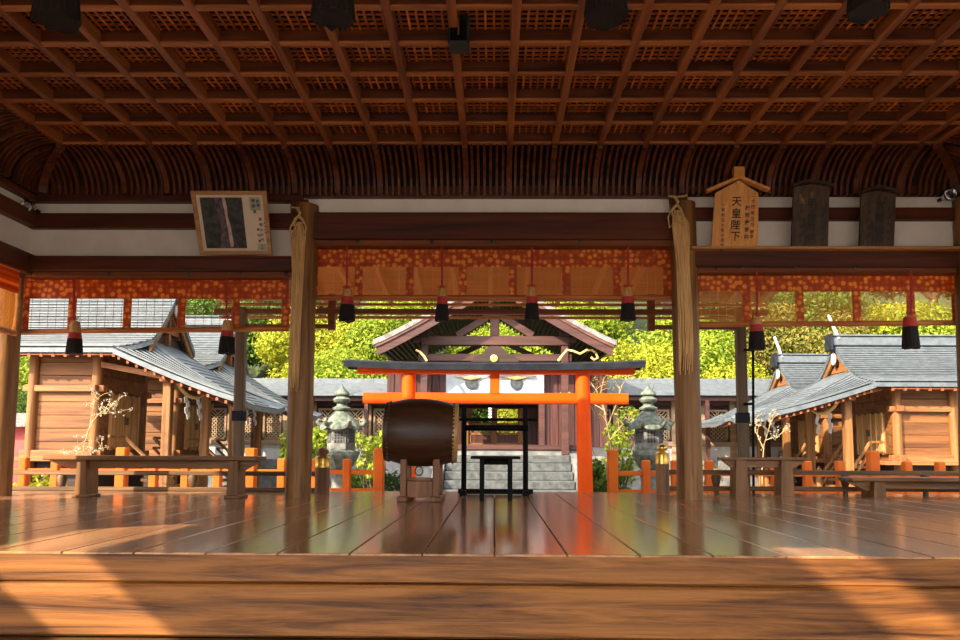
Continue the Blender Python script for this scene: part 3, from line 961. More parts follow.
# --- straw tied on the pillars
def straw_hanging(px_top, y_knot, pts, y_end, label, frayed):
    """flat sheaf hanging down the front of a pillar; pts: (y, x_left, x_right)"""
    Yf = YW - .17
    t = thing('straw_streamer', label, 'straw', tuple(at(px_top, y_end, Yf)), 'straw tied on the log pillars')
    n = 14
    mb = MB()
    for s in range(n):
        f0 = (s + .5) / n
        line, rr = [], []
        jit = random.uniform(-.05, .05)
        end = pts[-1][0] - (random.uniform(0, 1) ** 1.5 * (38 if frayed else 8))
        prev = None
        for (yy, xl, xr) in pts:
            if yy > end and prev is not None:
                a = (end - prev[0]) / max(yy - prev[0], 1e-3)
                yy, xl, xr = end, prev[1] + (xl - prev[1]) * a, prev[2] + (xr - prev[2]) * a
            f = min(1, max(0, f0 + jit * (yy - pts[0][0]) / 120))
            bulge = .018 * math.sin(PI * f)
            p = at(xl + (xr - xl) * f, yy, Yf - bulge)
            line.append(p)
            rr.append((xr - xl) / n * .75 * YW / F_PX)
            prev = (yy, xl, xr)
            if yy >= end: break
        rr[-1] *= .45
        mb.tube(line, rr, 6)
    mb.build('sheaf', 'straw', t, smooth=60)
    # cord loops hooked on a wooden peg
    mb = MB()
    x0 = px_top
    Yl = Yf - .05
    mb.tube([at(x0 - 9, y_knot - 6, YW - .1), at(x0, y_knot - 5, YW - .12), at(x0 + 10, y_knot - 6.5, YW - .1)], .011, 7)
    mb.tube([at(x0 - 2, y_knot - 5, Yl), at(x0 + 1, y_knot, Yl), at(x0 - 1, y_knot + 5, Yl)], .016, 7)
    for s, w, h in ((-1, 9, 26), (1, 7, 24), (1, 4, 13), (-1, 5, 17)):
        mb.tube([at(x0, y_knot + 2, Yl), at(x0 + s * w * .5, y_knot + 6, Yl - .01), at(x0 + s * w, y_knot + h * .6, Yl), at(x0 + s * w * .8, y_knot + h, Yl + .01), at(x0 + s * w * .3, y_knot + h * .8, Yl)], .009, 7)
    mb.build('cord', 'rope', t, smooth=60)
    # square peg board on the beam
    a, b = at(x0 - 8, y_knot + 2, YW - .075), at(x0 + 10, y_knot - 13, YW - .075)
    MB().box(a.x, b.x, YW - .1, YW - .07, a.z, b.z, .005).build('peg_board', 'beam_dark', t)
straw_hanging(299, 213, [(222, 296, 302), (236, 291, 306), (246, 291, 305), (275, 292, 303.5), (320, 290, 301), (372, 288.5, 299), (392, 290, 298)], 385, 'pale straw sheaf with cord loops on the pillar beside the drum', False)
straw_hanging(677, 202, [(210, 674.5, 681), (224, 672, 689), (240, 674, 690), (262, 676.5, 689), (310, 678, 692), (345, 679, 693), (375, 678.5, 692)], 373, 'frayed straw sheaf hanging far down the pillar beside the plaques', True)

# --- drum on its wooden stand
Yd = 7.55
L0, L1 = at(384.5, 432, Yd), at(459, 432, Yd)
axis_c = (L0 + L1) / 2
axis_c.z = (at(420, 398.5, Yd).z + at(420, 466.5, Yd).z) / 2
halfL = (L1.x - L0.x) / 2 - .01
Rm_ = (at(420, 398.5, Yd).z - at(420, 466.5, Yd).z) / 2
Re = (at(388, 403, Yd).z - at(388, 461, Yd).z) / 2
t = thing('taiko_drum', 'large dark wooden barrel drum lying on a low stand', 'drum', (axis_c.x, Yd, axis_c.z - Rm_))
dm = T(axis_c) @ Rm(math.radians(2.5), 'Z') @ Rm(math.radians(1.5), 'Y') @ Rm(PI / 2, 'Y')
prof = []
for i in range(17):
    s = -1 + i / 8
    prof.append((Rm_ - (Rm_ - Re) * abs(s) ** 2.2, s * halfL * .86))
MB().lathe(prof, dm, 48).build('body', 'drum', t, smooth=50)
for s in (-1, 1):
    pr = [(Re + .004, s * halfL * .855), (Re + .007, s * halfL * .9), (Re + .002, s * halfL * .985), (Re - .015, s * halfL), (.01, s * halfL * 1.003)]
    if s < 0: pr = pr[::-1]
    o = MB().lathe(pr, dm, 48).build('drum_skin', 'drum_skin' if s > 0 else 'drum', t, smooth=40)
    mb = MB()
    for q in range(44):
        a = 2 * PI * q / 44
        for rw in (.875, ):
            mb.lathe([(.012, 0), (.01, .006), (.003, .01)], dm @ Rm(a, 'Z') @ T((Re + .006, 0, s * halfL * rw)) @ Rm(PI / 2, 'Y'), 7)
    mb.build('rivets', 'iron', t, smooth=60)
# hanging ring below the barrel
mb = MB()
rc = at(419, 471, Yd - .0)
mb.tube([rc + Vector((.038 * math.cos(a), 0, .045 * math.sin(a))) for a in [i * 2 * PI / 16 for i in range(17)]], .008, 7, False)
mb.build('ring', 'iron', t, smooth=60)
t = thing('drum_stand', 'low wooden stand with two uprights under the drum', 'drum stand', (axis_c.x, Yd, 0))
def stand_leg(xa, xb):
    a, b = at(xa, 497, Yd - .12), at(xb, 461, Yd - .12)
    for y0 in (Yd - .26, Yd + .16):
        MB().box(a.x, b.x, y0, y0 + .09, .03, b.z + .02, .008).build('upright', 'stand_wood', t)
    MB().box(a.x - .02, b.x + .02, Yd - .34, Yd + .34, 0, .05, .008).build('foot', 'stand_wood', t)
stand_leg(401.5, 408)
stand_leg(433.5, 440.5)
a, b = at(408, 497, Yd - .2), at(434, 481, Yd - .2)
for y0 in (Yd - .22, Yd + .18):
    MB().box(a.x - .01, b.x + .01, y0, y0 + .04, .035, b.z, .006).build('crossboard', 'stand_wood', t)
a = at(410, 480, Yd)
MB().box(at(401, 480, Yd).x, at(441, 480, Yd).x, Yd - .16, Yd - .13, a.z, a.z + .03, .004).build('tie_bar', 'stand_wood', t)

# --- black frame rack behind the drum
Yr = 8.5
t = thing('black_rack', 'tall black tubular rack with three crossbars behind the small black table', 'rack', (at(495, 493, Yr).x, Yr, 0))
zt = at(495, 405.5, Yr).z
XA, XB = at(464, 450, Yr).x, at(525.5, 450, Yr).x
for xx in (XA, XB):
    MB().tube([(xx, Yr, .03), (xx, Yr, zt)], .03, 14).build('post', 'black', t, smooth=50)
    MB().box(xx - .035, xx + .035, Yr - .25, Yr + .25, 0, .05, .008).build('foot', 'black', t)
def bar(py, xa, xb, r, y=Yr):
    z = at(495, py, Yr).z
    MB().tube([(at(xa, py, Yr).x, y, z), (at(xb, py, Yr).x, y, z)], r, 12).build('crossbar', 'black', t, smooth=50)
bar(406, 459, 537, .022)
bar(419.5, 459, 537, .018)
bar(428, 464, 528, .034, Yr - .03)
MB().box(at(458, 492, Yr).x, at(533, 492, Yr).x, Yr - .03, Yr + .03, .006, .06, .008).build('crossbar', 'black', t)
# --- small black table in front of it
Ys = 7.5
zt = at(495, 456, Ys).z
t = thing('side_table', 'small black side table with thin legs before the rack', 'table', (at(495, 500, Ys).x, Ys, 0))
MB().box(at(471, 456, Ys).x, at(520, 456, Ys).x, Ys - .12, Ys + .18, zt - .03, zt, .006).build('tabletop', 'black', t)
for xx in (482, 510):
    c = at(xx, 470, Ys).x
    for y0 in (Ys - .08, Ys + .14):
        MB().box(c - .022, c + .022, y0 - .02, y0 + .02, 0, zt - .02, .004).build('leg', 'black', t)
MB().box(at(482, 470, Ys).x, at(510, 470, Ys).x, Ys + .13, Ys + .15, zt - .09, zt - .03, .003).build('apron', 'black', t)

# --- benches
def bench(label, x0, x1, py_top, legs, Y, depth, over, leg_w, th=.045, zt=None, feet=True):
    zt = zt if zt is not None else at((x0 + x1) / 2, py_top, Y).z
    a, b = at(x0, py_top, Y).x, at(x1, py_top, Y).x
    t = thing('bench', label, 'bench', ((a + b) / 2, Y + depth / 2, 0), 'low wooden benches along the railing')
    MB().box(a, b, Y, Y + depth, zt - th, zt, .008).build('seat', 'bench_wood', t)
    ls = [at(x_, 480, Y).x for x_ in legs]
    for c in ls:
        mb = MB()
        w = leg_w
        mb.prism([(-w, 0), (w, 0), (w * .78, zt - th), (-w * .78, zt - th)], T((c, Y + .03, 0)) @ Rm(PI / 2, 'X'), depth - .06)
        mb.build('leg', 'bench_leg', t)
        if feet:
            MB().box(c - w * 1.35, c + w * 1.35, Y + .01, Y + depth - .01, 0, .028, .006).build('foot', 'bench_leg', t)
    # bracket under each end of the seat
    for c, e in ((min(ls), a), (max(ls), b)):
        mb = MB()
        sgn = 1 if e > c else -1
        ol = [(c, zt - th - .11), (c + (e - c) * .35, zt - th - .1), (e - sgn * .02, zt - th - .012), (e - sgn * .02, zt - th), (c, zt - th)]
        if sgn < 0: ol = ol[::-1]
        mb.prism(ol, T((0, Y + depth * .35, 0)) @ Rm(PI / 2, 'X'), .06)
        mb.build('bracket', 'bench_wood', t)
    if len(ls) > 1:
        MB().box(min(ls), max(ls), Y + depth * .35, Y + depth * .35 + .05, zt - th - .085, zt - th, .005).build('apron', 'bench_wood', t)
    return t
bench('long low bench standing before the railing next to the log pillar', 42, 258, 456, (79, 231.5), 7.62, .3, 0, .06)
bench('short bench with a thin top by the slim grey post', 724, 810, 457.5, (743, 788.5), 8.45, .28, 0, .075, th=.03, feet=False)
bench('low broad bench with a dark plank top at the railing end', 852, 1010, 478, (881, 985), 8.35, .35, 0, .07, feet=False)

# --- low wooden railing on the outer edge
def railing(label, segs, posts, Y):
    x0, x1 = segs
    a, b = at(x0, 480, Y).x, at(x1, 480, Y).x
    t = thing('railing', label, 'railing', ((a + b) / 2, Y, 0))
    for (y0, y1) in ((470.6, 475.2), (486.8, 491.4)):
        z1, z0 = at((x0 + x1) / 2, y0, Y).z, at((x0 + x1) / 2, y1, Y).z
        MB().box(a, b, Y - .035, Y + .035, max(z0, .0), z1, .008).build('rail', 'rail_wood', t)
    for px in posts:
        c = at(px, 480, Y).x
        z1, z0 = at(px, 475, Y).z, at(px, 487.5, Y).z
        MB().lathe([(.03, 0), (.03, z0), (.035, z0 + .005), (.06, z1 - .03), (.045, z1)], T((c, Y, 0)), 10).build('strut', 'grey_wood', t, smooth=50)
    return t
YR = 8.85
railing('low brown railing behind the long bench', (-60, 318), (62, 193), YR)
railing('low brown railing behind the two short benches', (667, 1030), (716, 845, 925), YR)
def newel(px, w, y_top, y_gold0, y_gold1, label, gold_finial):
    Y = 8.62
    c = at(px, 470, Y)
    r = w / 2 * Y / F_PX
    zz = lambda y: at(px, y, Y).z
    t = thing('newel_post', label, 'post', (c.x, Y, 0), 'onion-topped newel posts at the steps')
    m = T((c.x, Y, 0))
    MB().lathe([(r, 0), (r * 1.0, zz(y_gold1))], m, 20).build('post', 'pillar_dark', t, smooth=40)
    g0, g1, zt = zz(y_gold1), zz(y_gold0), zz(y_top)
    MB().lathe([(r * 1.04, g0), (r * 1.08, g0 + .02), (r * 1.04, g0 + .03), (r * 1.04, g1 - .02), (r * 1.08, g1 - .01), (r * .9, g1)], m, 20).build('collar', 'brass', t, smooth=40)
    h = zt - g1
    MB().lathe([(r * .62, g1), (r * .5, g1 + .1 * h), (r * .55, g1 + .2 * h), (r * .8, g1 + .38 * h), (r * .86, g1 + .55 * h), (r * .7, g1 + .75 * h), (r * .35, g1 + .9 * h), (r * .05, zt)], m, 20).build('finial', 'brass' if gold_finial else 'pillar_dark', t, smooth=60)
M['pillar_dark'] = wood('pillar_dark', (0.1, 0.045, 0.018), (0.3, 0.15, 0.06), 'Z', 14, 0.45)
newel(322.5, 14.5, 447, 456.5, 467.5, 'wooden newel post with a brass collar beside the drum-side pillar', False)
newel(662.5, 13, 443.5, 452.5, 464, 'wooden newel post with brass collar and brass onion top', True)

ZG0 = -.9
# --- porch roof projecting over the steps, on two slim posts
YP = 9.6
t = struct(thing('porch_roof', 'wooden porch roof over the steps on two slim posts', 'porch', (0, YP, -.9)))
for px0, px1, lab in ((241.5, 237.5, 0), (740, 744.5, 1)):
    a, b = at(px0, 320, YP), at(px1, 490, YP)
    d = (a - b) / (a.z - b.z)
    p1 = a + d * (2.35 - a.z); p0 = b + d * (-.9 - b.z)
    MB().beam(p0, p1, .12, .12, .01, up=(0, 1, 0)).build('porch_post', 'grey_wood', t)
    cm = (a + b) / 2
    MB().box(cm.x - .072, cm.x + .072, YP - .072, YP + .072, at(240, 421, YP).z, at(240, 411, YP).z, .004).build('post_band', 'slate_cap', t)
xa, xb = at(238, 312, YP).x, at(745, 312, YP).x
z1, z0 = at(495, 309.5, YP).z, at(495, 314.5, YP).z
MB().box(xa - .3, xb + .3, YP - .05, YP + .05, z0, z1, .006).build('eave_beam', 'beam_mid', t)
for (yt_, yb_, dy) in ((303.5, 306, .3), (316.5, 319, .42)):
    zz1, zz0 = at(495, yt_, YP + dy).z, at(495, yb_, YP + dy).z
    MB().box(xa - .4, xb + .4, YP + dy - .02, YP + dy + .02, zz0, zz1, .004).build('eave_bar', 'beam_pale', t)
for s, (u0, u1) in ((-1, (311, 333)), (1, (649.5, 672))):
    zz1, zz0 = at(320, 324.5, YP).z, at(320, 328.5, YP).z
    ext = (at(240, 320, YP).x, at(335, 320, YP).x) if s < 0 else (at(648, 320, YP).x, at(742, 320, YP).x)
    MB().box(ext[0], ext[1], YP - .03, YP + .03, zz0, zz1, .004).build('tie_beam', 'beam_mid', t)
    c = at(332 if s < 0 else 651, 315, YP).x
    MB().box(c - .045, c + .045, YP - .045, YP + .045, zz0 - .02, z1 + .2, .006).build('hanging_post', 'beam_mid', t)
zw = z_at(243, YW + .12)
rz1 = at(495, 303, YP + .4).z
zroof = lambda y: (z_at(240, YW) + .08) + (rz1 + .03 - z_at(240, YW) - .08) * (y - YW) / (YP + .45 - YW)
soff = MB()
soff.add([(xa - .45, YW + .15, zroof(YW + .15)), (xb + .45, YW + .15, zroof(YW + .15)), (xb + .45, YP + .45, zroof(YP + .45)), (xa - .45, YP + .45, zroof(YP + .45)),
          (xa - .45, YW + .15, zroof(YW + .15) + .08), (xb + .45, YW + .15, zroof(YW + .15) + .08), (xb + .45, YP + .45, zroof(YP + .45) + .08), (xa - .45, YP + .45, zroof(YP + .45) + .08)],
         [(0, 1, 2, 3), (4, 7, 6, 5), (0, 4, 5, 1), (1, 5, 6, 2), (2, 6, 7, 3), (3, 7, 4, 0)])
soff.build('roof_board', 'porch_board', t)
nx = 17
for i in range(nx):
    xx = xa - .3 + (xb - xa + .6) * i / (nx - 1)
    MB().beam((xx, YW + .16, zroof(YW + .16) - .045), (xx, YP + .44, zroof(YP + .44) - .045), .05, .08, .004).build('porch_rafter', 'porch_rafter', t)
M_ = None

# --- thin black rod by the slim post
p1, p0 = at(753, 335, 9.5), at(753.5, 490, 9.5)
d = (p1 - p0) / (p1.z - p0.z)
t = thing('black_rod', 'thin black rod standing beside the slim grey post by the short bench', 'rod', tuple(p0 + d * (ZG0 - p0.z)))
MB().tube([p0 + d * (ZG0 - p0.z), p1 + d * .3], .016, 10).build('rod', 'black', t, smooth=60)
for yy in (350, 404):
    c = at(752, yy, 9.5)
    MB().box(c.x - .1, c.x + .02, 9.48, 9.52, c.z - .015, c.z + .015, .003).build('clip', 'black', t)
# ================================================================== OUTSIDE
ZG = -0.9
struct(MB().box(-60, 60, -30, 75, ZG - .3, ZG).build('ground', 'gravel'))
# wooded hillside rising behind the shrine
hl = MB()
def hill_z(x, y):
    return ZG + max(0, (y - 29)) * .62 + 1.2 * math.sin(x * .13 + 1) * min(1, max(0, (y - 29) / 8)) + .5 * math.sin(x * .4 + y * .3)
hl.sheet(lambda u, v: (-60 + 120 * u, 28 + 40 * v, hill_z(-60 + 120 * u, 28 + 40 * v) - .5), 60, 24, .3)
struct(hl.build('hill', 'earth', smooth=60))
# stone paving up to the gate stairs
pv = MB()
for i in range(6):
    for j in range(5):
        pv.box(-1.9 + .77 * j, -1.9 + .77 * j + .75, 9.8 + i * 1.35, 9.8 + i * 1.35 + 1.33, ZG - .05, ZG + .025, .01)
struct(pv.build('path', 'stone_pale'))
# stone footing under the hall
struct(MB().box(-6.8, 6.8, -2, 8.9, ZG, -.45).build('trim_3', 'stone_pale'), 'stone footing under the hall')

# --- orange torii
YTO = 12.5
k = YTO / F_PX
t = thing('torii', 'bright orange torii gate with a dark capped top beam', 'torii', (at(496, 450, YTO).x, YTO, ZG))
def zz(y, Y=YTO): return at(495, y, Y).z
for a_, b_ in (((402, 416), (400.5, 415.5)), ((575.5, 589.5), (577.5, 593.5))):
    p1 = at(sum(a_) / 2, 374, YTO); p0 = at(sum(b_) / 2, 495, YTO)
    d = (p0 - p1) / (p0.z - p1.z)
    p2 = p1 + d * (ZG - p1.z)
    MB().tube([p2, p0, p1], [.135, .13, .118], 24).build('post', 'vermilion', t, smooth=40)
    MB().lathe([(.2, 0), (.2, .12), (.16, .15)], T((p2.x, YTO, ZG)), 24).build('footing', 'slate_cap', t, smooth=40)
MB().box(at(363.5, 398, YTO).x, at(628, 398, YTO).x, YTO - .06, YTO + .06, zz(404), zz(393.2), .006).build('tie_beam', 'vermilion', t)
MB().box(at(358.5, 369, YTO).x, at(634, 369, YTO).x, YTO - .11, YTO + .11, zz(374), zz(366), .006).build('lintel', 'vermilion', t)
MB().box(at(490.5, 380, YTO).x, at(499.5, 380, YTO).x, YTO - .07, YTO + .07, zz(394), zz(373), .004).build('centre_strut', 'vermilion', t)
xa, xb = at(346, 364, YTO).x, at(643, 364, YTO).x
xm = (xa + xb) / 2
MB().sheet(lambda u, v: (xa + (xb - xa) * u, YTO - .22 + .44 * v, zz(362.5) + .05 * abs(2 * u - 1) ** 3 - .05 * abs(2 * v - 1)), 24, 2, .1).build('cap', 'slate_cap', t)

# --- orange fences either side
YF = 12.6
def fence(label, px0, px1, posts, tall, Y=YF):
    a, b = at(px0, 470, Y).x, at(px1, 470, Y).x
    t = thing('orange_fence', label, 'fence', ((a + b) / 2, Y, ZG))
    for (y0, y1) in ((470.5, 475), (489, 493.5)):
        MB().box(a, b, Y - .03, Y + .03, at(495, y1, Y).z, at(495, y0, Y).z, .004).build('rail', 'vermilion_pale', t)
    for px in posts + tall:
        c = at(px, 470, Y).x
        big = px in tall
        w = .085 if big else .066
        ztop = at(495, 449 if big else 459.5, Y).z
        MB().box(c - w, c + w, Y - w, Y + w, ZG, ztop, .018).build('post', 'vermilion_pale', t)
    return t
fence('orange fence on the drum side, ending at the torii', -80, 382, [-72, -40, -8, 24, 56, 154, 186, 218, 282, 314, 347], [122, 251, 379, -104])
fence('orange fence on the plaque side, running past the brown shrines', 612, 1060, [646, 675, 709, 742, 775, 807, 840, 907, 940, 973, 1040], [612.5, 873, 1006])

# --- stone lanterns
def lantern(px, Y, label):
    c = at(px, 450, Y)
    k = Y / F_PX
    z = lambda y: at(px, y, Y).z
    t = thing('stone_lantern', label, 'lantern', (c.x, Y, ZG), 'stone lanterns flanking the torii')
    m = T((c.x, Y, 0))
    MB().lathe([(.48, ZG), (.48, ZG + .18), (.36, ZG + .2), (.34, ZG + .36), (.2, ZG + .42)], m, 6).build('base', 'stone', t)
    MB().lathe([(.19, ZG + .4), (.16, ZG + .6), (.155, z(480)), (.2, z(470))], m, 20).build('shaft', 'stone', t, smooth=40)
    MB().lathe([(.12, z(472)), (.2, z(468)), (.3, z(459)), (.34, z(455)), (.33, z(452)), (.22, z(449))], m, 6, rot=.3).build('platform', 'stone_moss', t)
    # fire box with latticed windows
    r = 13 * k
    zb, zt = z(449.5), z(425)
    MB().lathe([(r * 1.08, zb), (r * 1.06, zt)], m, 6, rot=0).build('fire_box', 'stone', t)
    for q in range(6):
        a = q * PI / 3 + PI / 3 * 0
        mm = m @ Rm(a, 'Z') @ T((0, -r * 1.07 * math.cos(PI / 6) - .002, (zb + zt) / 2)) @ Rm(PI / 2, 'X')
        mb = MB().obox(mm, .16, .2, .012)
        w = mb.build('window', 'ink', t)
        mb = MB()
        for g in (-.027, .027):
            mb.obox(mm @ T((g, 0, .008)), .014, .2, .012)
        for g in (-.05, .0, .05):
            mb.obox(mm @ T((0, g, .008)), .16, .012, .012)
        for g in (-.08, .08):
            mb.obox(mm @ T((g, 0, .008)), .016, .2, .016)
        mb.build('lattice', 'stone_pale', w)
    # roof with six upturned corners
    zr0, zr1 = z(427), z(408)
    R = 23 * k
    vs, fs = [], []
    n, mring = 48, 9
    for i in range(mring + 1):
        s = i / mring
        for q in range(n):
            a = 2 * PI * q / n
            hexr = math.cos(PI / 6) / math.cos((a + PI / 6) % (PI / 3) - PI / 6)
            cr = (abs(math.cos(a * 3)) ** 6)
            rr = (.09 + (R - .09) * s) * (1 + (hexr - 1) * s * .9) * (.96 + .06 * cr * s)
            zz_ = zr1 + (zr0 - zr1) * (s ** .8) + .045 * cr * s ** 4
            vs.append((c.x + rr * math.cos(a), Y + rr * math.sin(a), zz_))
    for i in range(mring):
        for q in range(n):
            q2 = (q + 1) % n
            fs.append((i * n + q, (i + 1) * n + q, (i + 1) * n + q2, i * n + q2))
    o = len(vs)
    for q in range(n):
        p = vs[mring * n + q]
        vs.append((p[0], p[1], p[2] - .055))
    for q in range(n):
        q2 = (q + 1) % n
        fs.append((mring * n + q, o + q, o + q2, mring * n + q2))
    vs.append((c.x, Y, zr0 + .03))
    for q in range(n):
        fs.append((o + q, len(vs) - 1, o + (q + 1) % n))
    fs.append(tuple(range(n)))
    mb = MB(); mb.add(vs, fs)
    for q in range(6):   # curled corner ends
        a = q * PI / 3
        d = Vector((math.cos(a), math.sin(a), 0))
        pc_ = Vector((c.x, Y, zr0 + .045)) + d * R * .97
        mb.tube([pc_ - d * .1 + Vector((0, 0, -.02)), pc_, pc_ + d * .03 + Vector((0, 0, .05)), pc_ + d * .0 + Vector((0, 0, .09)), pc_ - d * .035 + Vector((0, 0, .075))], [.04, .045, .04, .03, .018], 8)
    mb.build('roof', 'stone_moss', t, smooth=50)
    MB().lathe([(.16, z(410)), (.17, z(408)), (.1, z(406)), (.09, z(403.5)), (.15, z(402)), (.165, z(399.5)), (.12, z(397.5)), (.1, z(396.5)), (.14, z(395)), (.13, z(392.5)), (.06, z(389.5)), (.02, z(386.5)), (.005, z(384.5))], m, 18).build('finial', 'stone_moss', t, smooth=50)
lantern(341, 13.6, 'stone lantern between the log pillar and the drum')
lantern(649, 13.6, 'stone lantern between the torii and the frayed-straw pillar')

# --- shrines: gabled roof with a porch roof sweeping forward
def shrine(name_label, sg, xg, Yc, W, ze, zr, uf, zf, u0, u_front, u_rear, u_tail, zfl, hp, midz, tone):
    X = lambda u: xg + sg * u
    t = thing('shrine_building', name_label, 'shrine', (X(-1), Yc, ZG))
    prof = lambda w: ze + (zr - ze) * (1 - abs(w)) ** 1.45
    def uend(w):
        w = abs(w)
        return .1 if w < .72 else .1 - (.1 - u0) * (w - .72) / .28
    roof = MB()
    for s in (-1, 1):
        def base(u, v, s=s):
            return (X(-u_tail + (uend(v) + u_tail) * u), Yc + s * W * v, prof(v) - .02)
        roof.sheet(base, 8, 10, .09)
    ro = roof.build('main_roof', 'copper_roof', t)
    cs = MB()
    N = 22
    for s in (-1, 1):
        for c in range(N):
            def strip(u, v, c=c, s=s):
                w = (c + v) / N
                return (X(-u_tail + (uend(w) + u_tail) * u), Yc + s * W * w * 1.005, prof(w) + .0 + .034 * v)
            cs.sheet(strip, 1, 1, .02)
    cs.build('roof_course', 'copper_roof', ro)
    # porch roof
    zh = ze + .4 * (zr - ze)
    def H(p, w):
        hj = min(prof(w), zh) if abs(w) < .999 else ze
        lift = .1 * p * abs(w) ** 4
        return zf + (hj - zf) * (1 - p) ** 1.15 + lift - .03
    hb = MB().sheet(lambda u, v: (X(u0 + (uf - u0) * u), Yc + W * (2 * v - 1), H(u, 2 * v - 1)), 12, 20, .1)
    po = hb.build('porch_roof', 'copper_roof', t)
    cs = MB()
    for s in (-1, 1):
        for c in range(9):
            def strip(u, v, c=c, s=s):
                w = .5 + .5 * (c + v) / 9
                return (X(u0 + .08 + (uf - u0 - .08) * u), Yc + s * W * w * 1.004, H(u, w) + .003 + .03 * v)
            cs.sheet(strip, 12, 1, .018)
    for c in range(12):
        def strip(u, v, c=c):
            p = .3 + .7 * (c + u) / 12
            w = 1.0 * v - .5
            return (X(u0 + (uf - u0) * p), Yc + W * w, H(p, w) + .008 + .02 * u)
        cs.sheet(strip, 1, 8, .018)
    cs.build('roof_course', 'copper_roof', po)
    # soffit: red-brown boards with rafters
    for s in (-1, 1):
        sf = MB()
        sf.sheet(lambda u, v: (X(-u_tail + .1 + (u_tail - .6) * u), Yc + s * (W * .64 + W * .33 * v), prof(1) - .13 - .0 * v + .1 * (1 - v)), 1, 1, .03)
        nr = 12
        for i in range(nr):
            u = -u_tail + .15 + (u_tail - .65) * i / (nr - 1)
            sf.beam((X(u), Yc + s * W * .62, prof(1) - .08), (X(u), Yc + s * W * .975, prof(1) - .16), .06, .07)
        nr = 14
        for i in range(nr):
            p = .04 + .9 * i / (nr - 1)
            sf.beam((X(u0 + (uf - u0) * p), Yc + s * W * .55, H(p, .75) - .17), (X(u0 + (uf - u0) * p), Yc + s * W * .97, H(p, .97) - .15), .05, .06)
        sf.build('soffit', 'shrine_red', t)
    # gable
    gp = MB()
    pts = []
    n = 10
    for i in range(n + 1):
        w = -0.72 + 1.44 * i / n
        pts.append((w, prof(w) - .1))
    vs = [(X(-.12), Yc + W * w, z) for w, z in pts] + [(X(-.12), Yc + W * .72, zh - .35), (X(-.12), Yc - W * .72, zh - .35)]
    vs += [(v[0] - sg * .05, v[1], v[2]) for v in vs]
    m_ = n + 3
    gp.add(vs, [tuple(range(m_)), tuple(range(m_, 2 * m_))[::-1]] + [(i, (i + 1) % m_, (i + 1) % m_ + m_, i + m_) for i in range(m_)])
    gp.build('gable_wall', 'gate_dark', t)
    for s in (-1, 1):
        bb = MB()
        bb.sheet(lambda u, v: (X(.06), Yc + s * W * .7 * u, prof(.7 * u) - .1 - .16 * v), 12, 1, .05, Vector((-sg, 0, 0)))
        bb.build('bargeboard', 'shrine_post', t)
    gs = MB()
    zc_ = prof(0)
    gs.beam((X(-.08), Yc, zh - .3), (X(-.08), Yc, zc_ - .3), .09, .09)
    for s in (-1, 1):
        gs.beam((X(-.08), Yc + s * W * .36, zh - .1), (X(-.08), Yc, zc_ - .35), .08, .08)
    gs.beam((X(-.08), Yc - W * .36, zh + .0), (X(-.08), Yc + W * .36, zh + .0), .1, .12)
    gs.build('gable_truss', 'shrine_beam', t)
    MB().lathe([(.02, -.02), (.1, 0), (.1, .04), (.03, .06)], T((X(.08), Yc, zc_ - .36)) @ Rm(sg * PI / 2, 'Y'), 12, sx=1.5).build('gable_pendant', 'white_wall', t, smooth=40)
    # ridge
    MB().box(min(X(-u_tail - .05), X(.16)), max(X(-u_tail - .05), X(.16)), Yc - .13, Yc + .13, zr - .05, zr + .17, .02).build('ridge', 'copper_roof', t)
    MB().box(min(X(-u_tail - .1), X(.2)), max(X(-u_tail - .1), X(.2)), Yc - .17, Yc + .17, zr + .17, zr + .21, .01).build('ridge_cap', 'copper_roof', t)
    MB().box(min(X(.16), X(.22)), max(X(.16), X(.22)), Yc - .2, Yc + .2, zr - .18, zr + .24, .03).build('ridge_end', 'slate_cap', t)
    for s in (1,):
        MB().beam((X(.02), Yc - s * .14, zr + .1), (X(.05), Yc + s * .3, zr + .75), .05, .05).build('ridge_pole', 'white_wall', t)
    # body
    D = W * .66
    wz = ze + .05
    bd = MB()
    z = zfl
    while z < wz - .02:
        z2 = min(z + .27, wz)
        for s in (-1, 1):
            y0 = Yc + s * (D - .05)
            xx = sorted((X(u_front), X(u_rear)))
            bd.box(xx[0], xx[1], y0 - .03, y0 + .03, z + .004, z2 - .004, .006)
        for u in (u_front + .05, u_rear - .05):
            bd.box(X(u) - .03, X(u) + .03, Yc - D, Yc + D, z + .004, z2 - .004, .006)
        z = z2
    bd.build('plank_wall', 'shrine_wood', t)
    for u in (u_front, u_rear):
        for s in (-1, 1):
            MB().tube([(X(u), Yc + s * D, ZG), (X(u), Yc + s * D, wz)], .1, 14).build('corner_post', 'shrine_post', t, smooth=40)
    for zb_, h_ in ((zfl + .02, .16), (midz, .13), (wz - .1, .16)):
        for s in (-1, 1):
            xx = sorted((X(u_front + .18), X(u_rear - .18)))
            MB().box(xx[0], xx[1], Yc + s * D - .075, Yc + s * D + .075, zb_ - h_ / 2, zb_ + h_ / 2, .012).build('wall_beam', 'shrine_tie', t)
        MB().box(X(u_front) - .075, X(u_front) + .075, Yc - D - .2, Yc + D + .2, zb_ - h_ / 2, zb_ + h_ / 2, .012).build('wall_beam', 'shrine_beam', t)
    # veranda floor and legs, stone footing
    xx = sorted((X(u_rear - .3), X(u_front + .45)))
    MB().box(xx[0], xx[1], Yc - D - .35, Yc + D + .35, zfl - .12, zfl - .04, .01).build('veranda', 'shrine_tie', t)
    xx = sorted((X(u_rear - .1), X(u_front + .1)))
    MB().box(xx[0], xx[1], Yc - D + .05, Yc + D - .05, ZG, zfl - .12).build('underfloor', 'gate_dark', t)
    xx = sorted((X(u_rear - .7), X(hp + .5)))
    MB().box(xx[0], xx[1], Yc - D - .6, Yc + D + .6, ZG, ZG + .3, .02).build('footing', 'stone_pale', t)
